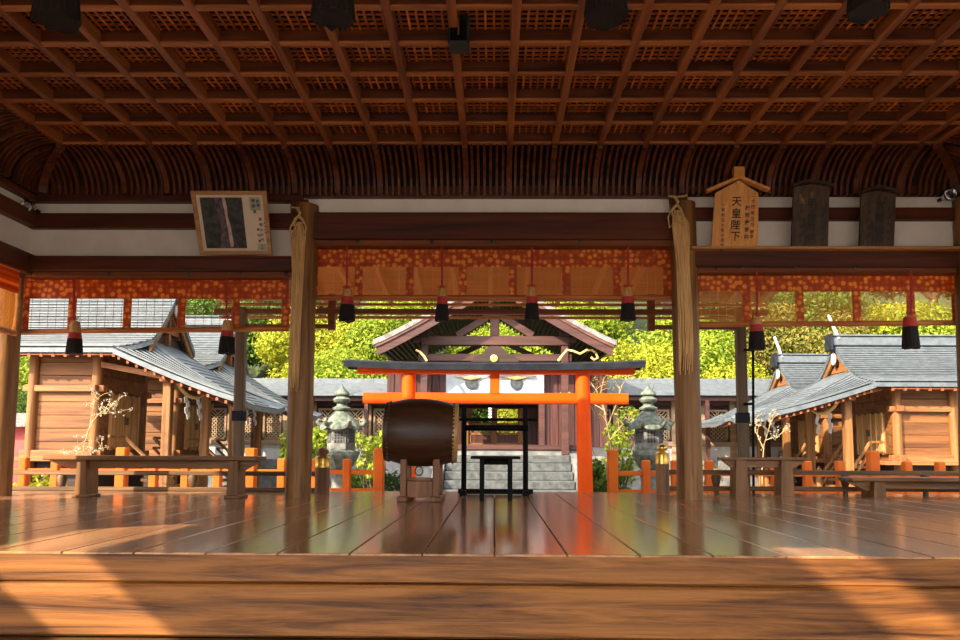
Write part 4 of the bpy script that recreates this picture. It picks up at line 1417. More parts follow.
    # door of two leaves
    for s in (-1, 1):
        dd = MB()
        xo = u_front + .09
        dd.box(X(xo) - .02, X(xo) + .02, Yc + (s * .03 if s > 0 else -.62), Yc + (.62 if s > 0 else -.03), zfl + .12, midz - .08, .008)
        do = dd.build('door_leaf', 'door_wood', t)
        fr = MB()
        for yy in (.05, .3, .58):
            fr.box(X(xo + .03) - .02, X(xo + .03) + .02, Yc + s * yy - .03, Yc + s * yy + .03, zfl + .1, midz - .06, .004)
        fr.build('door_batten', 'door_wood', do)
    MB().obox(T((X(u_front + .15), Yc, (zfl + midz) / 2 + .05)), .05, .12, .16, .01).build('lock', 'iron', t)
    for s in (-1, 1):
        MB().tube([(X(u_front + .02), Yc + s * .72, zfl), (X(u_front + .02), Yc + s * .72, midz)], .06, 10).build('door_post', 'shrine_post', t, smooth=40)
    # porch posts, beam and stairs
    for s in (-1, 1):
        MB().box(X(hp) - .085, X(hp) + .085, Yc + s * D - .085, Yc + s * D + .085, ZG + .3, H((hp - u0) / (uf - u0), .66) - .12, .015).build('porch_post', 'shrine_post', t)
        zb_ = H((hp - u0) / (uf - u0), .66) - .28
        MB().beam((X(u_front), Yc + s * D, zb_ + .28), (X(hp), Yc + s * D, zb_), .1, .12, .01).build('porch_rafter', 'shrine_tie', t)
    zb_ = H((hp - u0) / (uf - u0), .66) - .3
    MB().box(X(hp) - .07, X(hp) + .07, Yc - D - .3, Yc + D + .3, zb_ - .09, zb_ + .09, .012).build('porch_beam', 'shrine_beam', t)
    st = 5
    for i in range(st):
        f = (i + 1) / (st + 1)
        zs = ZG + .3 + (zfl - ZG - .3) * (1 - f)
        us = u_front + .45 + (hp - u_front - .55) * f
        xx = sorted((X(us - .12), X(us + .14)))
        MB().box(xx[0], xx[1], Yc - .6, Yc + .6, zs - .06, zs, .008).build('stair_tread', 'shrine_post', t)
    for s in (-1, 1):
        p_hi = Vector((X(u_front + .45), Yc + s * .66, zfl + .38)); p_lo = Vector((X(hp - .05), Yc + s * .66, ZG + .75))
        MB().beam(p_hi, p_lo, .05, .07, .01).build('stair_rail', 'shrine_post', t)
        MB().beam(p_hi - Vector((0, 0, .22)), p_lo - Vector((0, 0, .22)), .05, .06, .01).build('stair_rail', 'shrine_post', t)
        m = T((p_lo.x, p_lo.y, 0))
        MB().lathe([(.07, ZG + .3), (.07, ZG + .8), (.075, ZG + .82), (.05, ZG + .84), (.07, ZG + .92), (.05, ZG + .98), (.008, ZG + 1.05)], m, 14).build('stair_newel', 'shrine_post', t, smooth=40)
        MB().beam((X(u_front + .45), Yc + s * .66, zfl + .38), (X(u_front + .45), Yc + s * (D + .3), zfl + .38), .05, .06, .01).build('veranda_rail', 'shrine_post', t)
        MB().beam((X(u_front + .45), Yc + s * .66, zfl + .16), (X(u_front + .45), Yc + s * (D + .3), zfl + .16), .04, .05, .01).build('veranda_rail', 'shrine_post', t)
    zrope = zb_ + .02
    return t, (X(hp) + sg * .1, Yc, D, zrope)
M['shrine_tie'] = wood('shrine_tie', (0.13, 0.05, 0.018), (0.36, 0.16, 0.06), 'X', 9, 0.65, 0.3)
M['shrine_red'] = wood('shrine_red', (0.14, 0.04, 0.015), (0.32, 0.1, 0.035), 'Y', 9, 0.65, 0.2)
def sacred_rope(x, Yc, D, z, label, sag=.33):
    t = thing('straw_rope', label, 'rope', (x, Yc, z - sag - .3), 'sacred ropes under shrine porches')
    pts = []
    for i in range(17):
        s = -1 + i / 8
        pts.append((x, Yc + s * D, z - sag * (1 - s * s)))
    MB().tube(pts, [.03 + .02 * (1 - abs(-1 + i / 8)) for i in range(17)], 10).build('rope', 'rope', t, smooth=60)
    for y in (-.33, .33):
        zz_ = z - sag * (1 - (y / D) ** 2) - .03
        mb = MB()
        # zigzag folded paper
        off = 0
        for q in range(4):
            o_ = .045 * (1 if q % 2 else -1)
            mb.obox(T((x + .01 * q, Yc + y + o_, zz_ - .07 - q * .115)) @ Rm(.35, 'X'), .012, .15, .13)
        mb.build('paper_streamer', 'paper', t)
    return t
a, r = shrine('brown wooden shrine with grey curved roof, its side planks facing the long bench', 1, -7.05, 16.0, 1.5, 2.5, 3.85, 2.1, 1.42, -.5, -1.05, -2.35, 3.3, .36, .42, 1.71, 0)
r1 = sacred_rope(*r, 'straw rope with white paper zigzags on the shrine behind the long bench')
copy_thing(a, (a.location.x, 19.8, ZG), 'second grey-roofed shrine behind the one nearest the long bench, mostly roof showing')
copy_thing(r1, (r1.location.x, 19.8, r1.location.z), 'straw rope with paper zigzags beside the slim grey post above the long bench')
b, r = shrine('brown shrine with grey curved roof behind the low broad bench and orange posts', -1, 8.15, 17.7, 1.5, 2.02, 3.05, 2.1, 1.3, -.12, -.8, -2.05, 3.6, .33, .3, 1.45, 1)
r2 = sacred_rope(*r, 'straw rope with white paper zigzags on the shrine above the low broad bench')
copy_thing(b, (b.location.x, 21.2, ZG), 'second grey-roofed shrine with a gable, farther back past the slim grey post')
copy_thing(r2, (r2.location.x, 21.2, r2.location.z), 'straw rope with paper zigzags just past the slim grey post by the short bench')

# --- main gate building with stone stairs
YG = 19.5
t = thing('shrine_gate', 'dark brown gabled gate building at the head of the stone stairs', 'gatehouse', (0, 22, .37))
zG = lambda y, Y=YG: at(495, y, Y).z
xG = lambda x, Y=YG: at(x, 400, Y).x
xl, xr = xG(371.5), xG(617.5)
xc = (xl + xr) / 2
HW = (xr - xl) / 2
za, zt_ = zG(272), zG(340)
gp = lambda w: zt_ + (za - zt_) * (1 - abs(w)) ** 1.12
for s in (-1, 1):
    MB().sheet(lambda u, v: (xc + s * HW * v, YG + 6 * u, gp(v)), 6, 12, .14).build('roof_slope', 'bark_roof', t)
    MB().sheet(lambda u, v: (xc + s * HW * .97 * v, YG + .06, gp(v * .97) - .15 - .3 * u), 1, 12, .07, Vector((0, 1, 0))).build('bargeboard', 'gate_beam', t)
    MB().sheet(lambda u, v: (xc + s * HW * .98 * v, YG + .02, gp(v * .98) - .13 - .09 * u), 1, 12, .06, Vector((0, 1, 0))).build('verge_board', 'gate_red', t)
    sf = MB()
    for i in range(26):
        w = .06 + .9 * i / 25
        sf.beam((xc + s * HW * w, YG + .2, gp(w) - .2), (xc + s * HW * w, YG + 5.8, gp(w) - .2), .07, .09)
    sf.build('roof_batten', 'gate_dark', t)
MB().box(xc - .2, xc + .2, YG - .02, YG + 6, za - .02, za + .25, .02).build('ridge', 'bark_roof', t)
YB = 20.3
def gb(x0, x1, y0, y1, Y, dep, name, mat='gate_beam', bev=.015):
    a_, b_ = at(x0, y1, Y), at(x1, y0, Y)
    return MB().box(a_.x, b_.x, Y, Y + dep, a_.z, b_.z, bev).build(name, mat, t)
LZ = .37
for px in (424.5, 565):
    c = at(px, 340, YB)
    MB().box(c.x - .1, c.x + .1, YB, YB + .2, LZ, at(px, 333, YB).z, .015).build('post', 'gate_beam', t)
    MB().box(c.x - .34, c.x + .34, YB - .02, YB + .22, at(px, 342, YB).z, at(px, 336, YB).z, .03).build('bracket', 'gate_beam', t)
    MB().box(c.x - .15, c.x + .15, YB - .1, YB + .3, at(px, 337, YB).z, at(px, 331, YB).z, .03).build('bracket_block', 'gate_dark', t)
gb(421, 570, 336, 345, YB - .03, .26, 'tie_beam')
gb(418, 572, 354, 361, YB + .05, .2, 'tie_beam')
gb(490, 499, 312, 336, YB, .2, 'king_post')
for s in (-1, 1):
    p0, p1 = at(495 + s * 38, 336, YB + .1), at(495 + s * 2, 314, YB + .1)
    MB().beam(p0, p1, .16, .2, .015).build('strut', 'gate_beam', t)
    p0, p1 = at(495 + s * 52, 362, YB + .9), at(495 + s * 14, 345, YB + .9)
    MB().beam(p0, p1, .1, .14, .015).build('strut', 'gate_dark', t)
# frog-leg strut with a gold disc
fc = at(495, 362, YB)
kk = YB / F_PX
pts = [(-24, 0), (-21, 5), (-13, 8), (-9, 13), (-4, 16), (4, 16), (9, 13), (13, 8), (21, 5), (24, 0)]
MB().prism([(x_ * kk, z_ * kk) for x_, z_ in pts], T((fc.x, YB - .06, fc.z)) @ Rm(PI / 2, 'X'), .1).build('frog_leg_strut', 'gate_dark', t)
c = at(494, 358.5, YB - .07)
MB().lathe([(.1, 0), (.1, .03), (.06, .04)], T(c) @ Rm(PI / 2, 'X'), 20).build('gold_disc', 'gold', t, smooth=40)
# walls of upright boards either side of the opening
YWL = 21.0
def boards(x0, x1, y0, y1, Y, name, mat='gate_wood', n=8):
    a_, b_ = at(x0, y1, Y), at(x1, y0, Y)
    mb = MB()
    for i in range(n):
        xx = a_.x + (b_.x - a_.x) * i / n
        w = (b_.x - a_.x) / n
        mb.box(xx + .008, xx + w - .008, Y, Y + .06, a_.z, b_.z, .006)
    mb.box(a_.x, b_.x, Y + .04, Y + .1, a_.z, b_.z)
    return mb.build(name, mat, t)
boards(386, 447, 362, 447, YWL, 'board_wall')
boards(542, 607, 362, 447, YWL, 'board_wall')
gb(386, 607, 361, 369, YWL - .06, .2, 'lintel_beam')
gb(446, 544, 369, 374, YWL - .03, .12, 'lintel_beam', 'gate_dark')
gb(446, 544, 393, 406, YWL + .6, .1, 'inner_lintel', 'gate_dark')
for px in (447, 542):
    gb(px - 3, px + 3, 366, 447, YWL - .08, .2, 'door_post')
gb(405, 590, 445, 449.5, YWL - .35, .5, 'threshold', 'gate_beam')
gb(405, 590, 449, 455.5, YWL - .3, .4, 'threshold_base', 'stone_pale')
struct(MB().box(xG(388, 21), xG(600, 21), 20.4, 25.5, ZG, LZ - .02).build('terrace', 'stone_pale'))
# inner doors at the back of the gate
YI = 23.5
for (x0, x1) in ((449, 466), (523, 541)):
    boards(x0, x1, 395, 445, YI, 'inner_wall', n=4)
for (x0, x1) in ((470, 492), (496, 519)):
    a_, b_ = at(x0, 444, YI), at(x1, 408, YI)
    fr = MB()
    for f in (0, 1):
        xx = a_.x + (b_.x - a_.x) * f
        fr.box(xx - .04, xx + .04, YI, YI + .06, a_.z, b_.z, .006)
    for f in (0, .28, .55, 1):
        z = a_.z + (b_.z - a_.z) * f
        fr.box(a_.x, b_.x, YI, YI + .06, z - .035, z + .035, .006)
    lf = fr.build('door_leaf', 'shrine_post', t)
    gr = MB()
    for i in range(1, 5):
        xx = a_.x + (b_.x - a_.x) * i / 5
        gr.box(xx - .014, xx + .014, YI + .01, YI + .04, a_.z + (b_.z - a_.z) * .28, a_.z + (b_.z - a_.z) * .55)
    pn = gr.build('door_lattice', 'shrine_post', lf)
    MB().box(a_.x, b_.x, YI + .02, YI + .05, a_.z, a_.z + (b_.z - a_.z) * .28).build('door_panel', 'gate_wood', lf)
gb(446, 544, 400, 408, YI - .05, .15, 'inner_lintel', 'gate_dark')
for px in (467, 494, 521):
    gb(px - 2, px + 2, 396, 446, YI - .05, .12, 'inner_post', 'shrine_post')
# stone stairs
sx0, sx1 = at(444, 470, 19).x, at(574, 470, 19).x
t = thing('stone_stairs', 'grey stone stairs climbing to the gate behind the black rack', 'stairs', ((sx0 + sx1) / 2, 19, ZG))
n = 6
for i in range(n):
    zt2 = ZG + (LZ - ZG) * (i + 1) / n
    y0 = 17.9 + i * .42
    MB().box(sx0, sx1, y0, 20.42, ZG if i == 0 else zt2 - .21, zt2, .015).build('step', 'stair', t)
for xx in (sx0 - .16, sx1 + .16):
    mb = MB()
    mb.prism([(17.6, ZG), (20.4, ZG), (20.4, LZ + .05), (20.1, LZ + .05), (17.7, ZG + .28)], Matrix(((0, 0, 1, xx + .14), (1, 0, 0, 0), (0, 1, 0, 0), (0, 0, 0, 1))), .28)
    mb.build('side_wall', 'stone_pale', t)
# --- white curtains with round crests
def curtain(x0, x1, cx, label):
    Y = 20.75
    a_, b_ = at(x0, 394, Y), at(x1, 372.5, Y)
    t = thing('white_curtain', label, 'curtain', ((a_.x + b_.x) / 2, Y, a_.z), 'white curtains in the gate')
    MB().sheet(lambda u, v: (a_.x + (b_.x - a_.x) * u, Y + .02 * math.sin(u * 19) * (1 - v), b_.z - (b_.z - a_.z) * (1 - v)), 30, 4, .012, Vector((0, 1, 0))).build('cloth', 'cloth_white', t, smooth=60)
    c = at(cx, 383.2, Y - .035)
    m = T(c) @ Rm(PI / 2, 'X')
    R = 6.3 * Y / F_PX
    MB().lathe([(R, 0), (R, .006)], m, 28).build('crest', 'crest_grey', t)
    mb = MB()
    for q in range(16):
        a = 2 * PI * q / 16
        mb.lathe([(R * .1, 0), (R * .08, .004)], m @ Rm(a, 'Z') @ T((R * .58, 0, .006)) @ Matrix.Diagonal((3.4, .42, 1, 1)), 10)
    mb.build('crest_petals', 'crest_light', t)
    mb = MB()
    pts = []
    for i in range(13):
        s = -1 + i / 6
        pts.append(at(cx + s * 19, 375.2 + 2.8 * (1 - s * s), Y - .05))
    mb.tube(pts, [.01 + .055 * max(0, 1 - 2.2 * abs(-1 + i / 6)) ** .7 + .01 * (1 - abs(-1 + i / 6)) for i in range(13)], 8)
    mb.build('straw_swag', 'rope', t, smooth=60)
curtain(446, 490, 471.5, 'white curtain with round grey crest above the drum side of the stairs')
curtain(499.5, 544, 516.5, 'white curtain with round grey crest near the orange torii post by the lantern')
# folded paper hanging in the gate opening
t = thing('paper_streamer', 'small white folded paper hanging in the gate opening above the black rack', 'paper streamer', tuple(at(490, 419, 20.9)))
for q in range(4):
    c = at(490, 408.5 + q * 2.9, 20.9)
    MB().obox(T(c) @ Rm(PI / 4, 'Y'), .075, .012, .075).build('fold', 'paper', t)
MB().tube([at(490, 401, 20.9), at(490, 408, 20.9)], .008, 6).build('string', 'paper', t)
# golden wavy ropes under the gate roof
for pts, lab in (([(558, 361), (562, 356), (567, 350), (573, 351), (580, 354), (587, 350), (592, 350), (596, 353), (598, 358), (594, 360), (591, 357)], 'golden wavy rope curling under the gate eave near the frayed-straw pillar'),
                 ([(416, 350), (420, 352), (424, 356), (427, 361)], 'short golden rope under the gate eave above the drum')):
    o = MB().tube([at(x_, y_, 19.9) for x_, y_ in pts], .035, 8).build('golden_rope', 'rope', smooth=60)
    tag(o, lab, 'rope', 'golden ropes under the gate eave')

# --- corridors either side of the gate
def corridor(label, px0, px1, Y, y_eave, y_ridge, nbay):
    a_, b_ = at(px0, 400, Y).x, at(px1, 400, Y).x
    ze_, zr_ = at(495, y_eave, Y - .7).z, at(495, y_ridge, Y + .6).z
    t = thing('corridor', label, 'corridor', ((a_ + b_) / 2, Y, ZG), 'roofed corridors beside the gate')
    for s in (-1, 1):
        N = 9
        mb = MB()
        for c in range(N):
            mb.sheet(lambda u, v, c=c: (a_ - .3 + (b_ - a_ + .6) * u, Y + .6 + s * 1.3 * (c + v) / N, zr_ - (zr_ - ze_) * (c + v) / N + .02 * v), 1, 1, .07)
        mb.build('roof_slope', 'copper_roof', t)
    MB().box(a_ - .3, b_ + .3, Y + .5, Y + .7, zr_ - .05, zr_ + .12, .02).build('ridge', 'copper_roof', t)
    MB().box(a_, b_, Y - .55, Y - .42, ze_ - .2, ze_ - .08, .01).build('eave_beam', 'gate_beam', t)
    MB().box(a_, b_, Y - .06, Y + .06, ze_ - .32, ze_ - .05, .01).build('wall_plate', 'gate_beam', t)
    z_w1, z_w0, z_s = at(495, 411, Y).z, at(495, 441, Y).z, at(495, 460, Y).z
    MB().box(a_, b_, Y + .05, Y + .12, z_s, ze_ - .1).build('back_board', 'gate_dark', t)
    MB().box(a_, b_, Y - .12, Y + .1, z_w0 - .14, z_w0, .01).build('sill_beam', 'corridor_wall', t)
    MB().box(a_, b_, Y - .03, Y + .1, z_s, z_w0 - .14).build('plaster_wall', 'white_wall', t)
    MB().box(a_, b_, Y - .3, Y + .3, ZG, z_s, .02).build('stone_base', 'stone_pale', t)
    for i in range(nbay + 1):
        xx = a_ + (b_ - a_) * i / nbay
        MB().box(xx - .09, xx + .09, Y - .1, Y + .1, z_s, ze_ - .1, .01).build('post', 'corridor_wall', t)
        MB().box(xx - .06, xx + .06, Y - .56, Y - .42, z_s, ze_ - .15, .01).build('eave_post', 'gate_beam', t) if i % 2 == 0 else None
        if i < nbay:
            x0, x1 = xx + .14, a_ + (b_ - a_) * (i + 1) / nbay - .14
            fr = MB()
            for (p, q, r_, s_) in ((x0, x1, z_w1, z_w1 + .06), (x0, x1, z_w0, z_w0 + .06), (x0, x0 + .06, z_w0, z_w1), (x1 - .06, x1, z_w0, z_w1)):
                fr.box(p, q, Y - .05, Y + .04, r_, s_)
            w = fr.build('window_frame', 'corridor_wall', t)
            la = MB()
            nn = 5
            for q in range(-nn, nn):
                # crossed slats clipped to the frame
                for sl in (-1, 1):
                    xs, zs = x0 + (x1 - x0) * (q + .5) / nn, z_w0
                    h_ = z_w1 - z_w0
                    p0, p1 = [xs, zs], [xs + h_, z_w1]
                    if sl < 0:
                        p0[0], p1[0] = x0 + x1 - p0[0], x0 + x1 - p1[0]
                    def clip(p, q_):
                        if p[0] < x0 and q_[0] > p[0]: f = (x0 - p[0]) / (q_[0] - p[0]); return [x0, p[1] + (q_[1] - p[1]) * f]
                        if p[0] > x1 and q_[0] < p[0]: f = (x1 - p[0]) / (q_[0] - p[0]); return [x1, p[1] + (q_[1] - p[1]) * f]
                        return p
                    A, B = clip(p0, p1), clip(p1, p0)
                    if B[1] - A[1] > .05 and min(A[0], B[0]) >= x0 - 1e-3 and max(A[0], B[0]) <= x1 + 1e-3:
                        la.beam((A[0], Y, A[1]), (B[0], Y, B[1]), .02, .026)
            la.build('window_lattice', 'window_slat', w) if la.v else None
    return t
M['window_slat'] = wood('window_slat', (0.25, 0.18, 0.12), (0.42, 0.33, 0.24), 'X', 7, 0.7)
corridor('long grey-roofed corridor between the shrines behind the bench and the gate', 150, 397, 23.0, 394.5, 383, 9)
corridor('long grey-roofed corridor between the gate and the brown shrines', 586, 790, 23.0, 393, 382, 7)
# red hut past the brown shrine
a_, b_ = at(950, 455, 22), at(1010, 390, 22)
t = thing('red_hut', 'red painted hut past the end of the brown plank shrine', 'hut', ((a_.x + b_.x) / 2, 22, ZG))
MB().box(a_.x, b_.x, 22, 24, at(950, 428, 22).z, b_.z).build('wall', 'red_paint', t)
MB().box(a_.x - .03, b_.x, 21.97, 24, ZG, at(950, 428, 22).z).build('lower_wall', 'white_wall', t)
for i in range(5):
    xx = a_.x + .1 + i * .35
    MB().box(xx - .04, xx + .04, 21.95, 22, at(950, 428, 22).z, b_.z).build('batten', 'red_paint', t)
MB().sheet(lambda u, v: (a_.x - .4 + (b_.x - a_.x + .8) * u, 21.5 + 3 * v, b_.z + .05 + .5 * (1 - abs(2 * v - 1))), 1, 2, .1).build('roof', 'bark_roof', t)
# red thing behind the plank shrine by the corner pillar
a_, b_ = at(-20, 460, 21), at(27, 425, 21)
t = thing('red_hut', 'red painted hut glimpsed between corner pillar and plank shrine', 'hut', ((a_.x + b_.x) / 2, 21, ZG))
MB().box(a_.x, b_.x, 21, 22.5, ZG, b_.z).build('wall', 'red_paint', t)
MB().sheet(lambda u, v: (a_.x - .2 + (b_.x - a_.x + .4) * u, 20.6 + 2.2 * v, b_.z + .02 + .35 * (1 - abs(2 * v - 1))), 1, 2, .08).build('roof', 'bark_roof', t)
# ================================================================== PLANTS
def leaf_blob(blobs, n, size, seed, flat=.0):
    rnd = random.Random(seed)
    vs, fs = [], []
    wts = [b[3] ** 2 for b in blobs]
    for i in range(n):
        cx, cy, cz, r, sq = rnd.choices(blobs, wts)[0]
        d = Vector((rnd.gauss(0, 1), rnd.gauss(0, 1), rnd.gauss(0, 1))).normalized()
        rr = r * (1 - .35 * rnd.random() ** 2.0) * rnd.uniform(.88, 1.08)
        p = Vector((cx, cy, cz)) + Vector((d.x * rr, d.y * rr, d.z * rr * sq))
        nrm = (d + Vector((rnd.gauss(0, .55), rnd.gauss(0, .55), rnd.gauss(0.25, .55)))).normalized()
        a = nrm.orthogonal().normalized()
        a = (Matrix.Rotation(rnd.uniform(0, 2 * PI), 3, nrm) @ a)
        b = nrm.cross(a)
        s = size * rnd.uniform(.6, 1.35)
        o = len(vs)
        # a folded leaf of four points
        vs += [p - a * s, p + b * s * .5 + nrm * s * .12, p + a * s, p - b * s * .5 + nrm * s * .12]
        fs.append((o, o + 1, o + 2, o + 3))
    mb = MB()
    mb.v = vs
    mb.f = fs
    return mb
def branch_tubes(mb, base, tips, r0, rnd, mid=.5):
    for tp in tips:
        tp = Vector(tp)
        m = base.lerp(tp, mid) + Vector((rnd.uniform(-.1, .1), rnd.uniform(-.1, .1), .1)) * (tp - base).length
        mb.tube([base, m, tp], [r0, r0 * .6, r0 * .2], 6)
TREE = {}
def tree_proto(kind, seed, leaf, label, loc, h, r, n=5200, size=.12):
    rnd = random.Random(seed)
    t = thing('tree', label, 'tree', loc, 'trees on the hillside')
    L = Vector(loc)
    blobs = []
    for i in range(16):
        a = rnd.uniform(0, 2 * PI)
        q = rnd.random() ** .5 * r * .72
        zc_ = h * (.42 + .5 * rnd.random() * (1 - .5 * q / r))
        blobs.append((L.x + q * math.cos(a), L.y + q * math.sin(a), L.z + zc_, r * rnd.uniform(.28, .46), .72))
    blobs.append((L.x, L.y, L.z + h * .62, r * .62, .9))
    leaf_blob(blobs, n, size, seed).build('foliage', leaf, t)
    mb = MB()
    mb.tube([L - Vector((0, 0, .4)), L + Vector((.05, 0, h * .3)), L + Vector((0, .1, h * .65))], [r * .07 + .04, r * .055 + .03, .04], 9)
    branch_tubes(mb, L + Vector((.04, 0, h * .35)), [(b[0], b[1], b[2]) for b in blobs[:9]], r * .03 + .02, rnd)
    mb.build('trunk', 'trunk', t, smooth=60)
    return t
def plant_tree(px, Y, kind, label, sc=1.0, zoff=0.0, rz=0.0):
    c = at(px, 450, Y)
    z = hill_z(c.x, Y) - .5 + zoff if Y > 28.5 else ZG + zoff
    loc = (c.x, Y, z)
    if kind not in TREE:
        TREE[kind] = tree_proto(kind, *KINDS[kind][:2], label, loc, *KINDS[kind][2:])
        o = TREE[kind]
    else:
        o = copy_thing(TREE[kind], loc, label, rz)
    o.scale = (sc, sc, sc)
    return o
KINDS = {
    'yellow': (11, 'leaf_yellow', 5.75, 2.76, 17000, 0.081),
    'lime': (12, 'leaf_lime', 6.25, 3.00, 17000, 0.084),
    'green': (13, 'leaf_green', 6.50, 3.00, 17000, 0.091),
    'dark': (14, 'leaf_dark', 8.75, 3.12, 17000, 0.098),
    'rust': (15, 'leaf_rust', 5.25, 2.52, 17000, 0.077),
    'pink': (16, 'leaf_pink', 3.2, 1.4, 4500, .085),
}
TR = [
 (225, 29.3, 'green', .7, 'low green tree over the corridor roof by the slim post near the bench'),
 (300, 29.3, 'lime', .7, 'low lime tree over the corridor roof behind the log pillar'),
 (368, 29.3, 'yellow', .7, 'low yellow tree over the corridor roof by the gate'),
 (650, 29.2, 'lime', .7, 'low lime tree over the corridor roof behind the lantern past the torii'),
 (745, 29.2, 'lime', .7, 'low lime tree over the corridor roof by the dark slim post'),
 (470, 30, 'green', .8, 'low green tree behind the gate doors'),
 (525, 30, 'yellow', .7, 'low yellow tree behind the gate doors'),
 (455, 36, 'lime', 1.2, 'tall lime tree behind the gate roof'),
 (570, 33, 'lime', 1.1, 'lime green tree against the gate eave on the lantern side'),
 # px, Y, kind, scale, label
 (268, 30, 'yellow', .85, 'yellow tree above the corridor roof beside the slim post'),
 (262, 26.4, 'pink', .85, 'pink blossom tree above the corridor roof'),
 (345, 30, 'lime', .9, 'lime green tree behind the lantern by the drum'),
 (318, 33, 'yellow', 1.0, 'yellow tree higher up behind the log pillar'),
 (385, 33.5, 'lime', .95, 'lime green tree next to the gate roof above the drum'),
 (372, 36, 'pink', 1.0, 'pink blossom tree high beside the gate roof'),
 (300, 37, 'green', 1.0, 'green tree high above the log pillar'),
 (240, 36, 'green', 1.1, 'green tree behind the second bench-side shrine roof'),
 (190, 34, 'rust', 1.1, 'rusty yellow tree over the bench-side shrine gable'),
 (140, 36, 'yellow', 1.1, 'yellow tree over the bench-side shrine ridge'),
 (80, 34, 'green', 1.1, 'green tree behind the bench-side shrine ridge'),
 (20, 30, 'lime', .85, 'lime green tree by the corner pillar'),
 (4, 26, 'green', .62, 'small green tree between corner pillar and plank shrine'),
 (430, 38, 'dark', 1.0, 'dark evergreen behind the gate roof on the drum side'),
 (495, 34, 'lime', .9, 'lime green tree seen through the gate gable'),
 (545, 38, 'green', 1.1, 'green tree behind the gate ridge'),
 (595, 37, 'dark', 1.05, 'dark evergreen beside the gate roof on the lantern side'),
 (640, 31, 'yellow', 1.0, 'yellow tree behind the gate eave and frayed-straw pillar'),
 (612, 29.2, 'rust', .55, 'small rusty tree below the gate eave'),
 (685, 32, 'lime', 1.0, 'lime green tree behind the frayed-straw pillar'),
 (715, 30, 'yellow', .9, 'yellow tree between frayed-straw pillar and slim post'),
 (735, 34.5, 'dark', .8, 'dark evergreen by the slim post of the short bench'),
 (765, 33, 'rust', 1.05, 'rusty yellow tree above the farther gabled shrine'),
 (800, 35, 'green', 1.1, 'green tree under the pale plaque blind'),
 (840, 33, 'rust', 1.1, 'rusty tree above the gabled shrine by the broad bench'),
 (880, 35, 'yellow', 1.1, 'yellow tree over the shrine ridge below the dark plaques'),
 (930, 34, 'lime', 1.1, 'lime green tree over the shrine ridge below the ledge end'),
 (985, 32, 'yellow', 1.1, 'yellow tree past the end of the brown plank shrine'),
 (958, 25, 'pink', .75, 'pink blossom tree past the end of the brown plank shrine'),
 (340, 42, 'dark', 1.2, 'dark evergreen high on the hill above the log pillar'),
 (180, 42, 'dark', 1.2, 'dark evergreen high on the hill over the bench-side roofs'),
 (670, 42, 'dark', 1.2, 'dark evergreen high on the hill above the frayed-straw pillar'),
 (820, 43, 'dark', 1.2, 'dark evergreen high on the hill above the gabled shrines'),
 (60, 41, 'dark', 1.2, 'dark evergreen high on the hill by the corner pillar'),
 (940, 42, 'dark', 1.2, 'dark evergreen high on the hill by the ledge end'),
]
for i, (px, Y, kd, sc, lab) in enumerate(TR):
    plant_tree(px, Y, kd, lab, sc, 0.0, i * 1.3)
# --- shrubs in the court
def shrub(px, Y, z0, h, r, leaf, label, n, size, seed, sparse=False):
    c = at(px, 450, Y)
    rnd = random.Random(seed)
    t = thing('shrub', label, 'shrub', (c.x, Y, z0))
    blobs, tips = [], []
    for i in range(10):
        a = rnd.uniform(0, 2 * PI)
        q = r * rnd.uniform(.2, .85)
        zc_ = z0 + h * rnd.uniform(.35, .9)
        tips.append((c.x + q * math.cos(a), Y + q * math.sin(a) * .6, zc_))
        blobs.append((*tips[-1], r * rnd.uniform(.25, .45), 1.0))
    leaf_blob(blobs, n, size, seed).build('foliage', leaf, t)
    mb = MB()
    branch_tubes(mb, Vector((c.x, Y, z0)), tips, .02, rnd)
    for i in range(8 if sparse else 0):
        a = rnd.uniform(0, 2 * PI)
        tp = Vector((c.x + r * 1.2 * math.cos(a), Y + .4 * math.sin(a), z0 + h * rnd.uniform(.8, 1.2)))
        branch_tubes(mb, Vector((c.x, Y, z0 + .1)), [tp], .013, rnd)
    mb.build('branches', 'trunk', t, smooth=60)
    return t
shrub(40, 13.6, ZG, .95, .55, 'leaf_yellow', 'yellow green bush behind the railing beside the long bench', 1500, .05, 31)
shrub(617, 14.6, ZG, 2.3, .62, 'leaf_lime', 'loose lime green shrub between the torii post and the lantern', 800, .055, 32, True)
shrub(606, 13.6, ZG, 1.25, .42, 'leaf_green', 'green shrub at the foot of the torii beside the stairs', 1300, .05, 33)
shrub(312, 16.5, ZG, 1.9, .75, 'leaf_lime', 'lime green shrub behind the newel post beside the log pillar', 1700, .06, 34)
shrub(375, 15.5, ZG, 2.0, .5, 'leaf_lime', 'lime green shrub between the lantern and the drum', 800, .055, 35, True)
shrub(392, 14.4, ZG, .95, .4, 'leaf_dark', 'dark low bush beneath the drum behind the orange fence', 800, .045, 36)
shrub(357, 18, ZG, 1.0, .6, 'leaf_green', 'low green bush behind the orange fence by the lantern', 900, .05, 37)
shrub(700, 16.5, ZG, 1.3, .6, 'leaf_rust', 'small rusty shrub behind the frayed-straw pillar', 500, .05, 38, True)
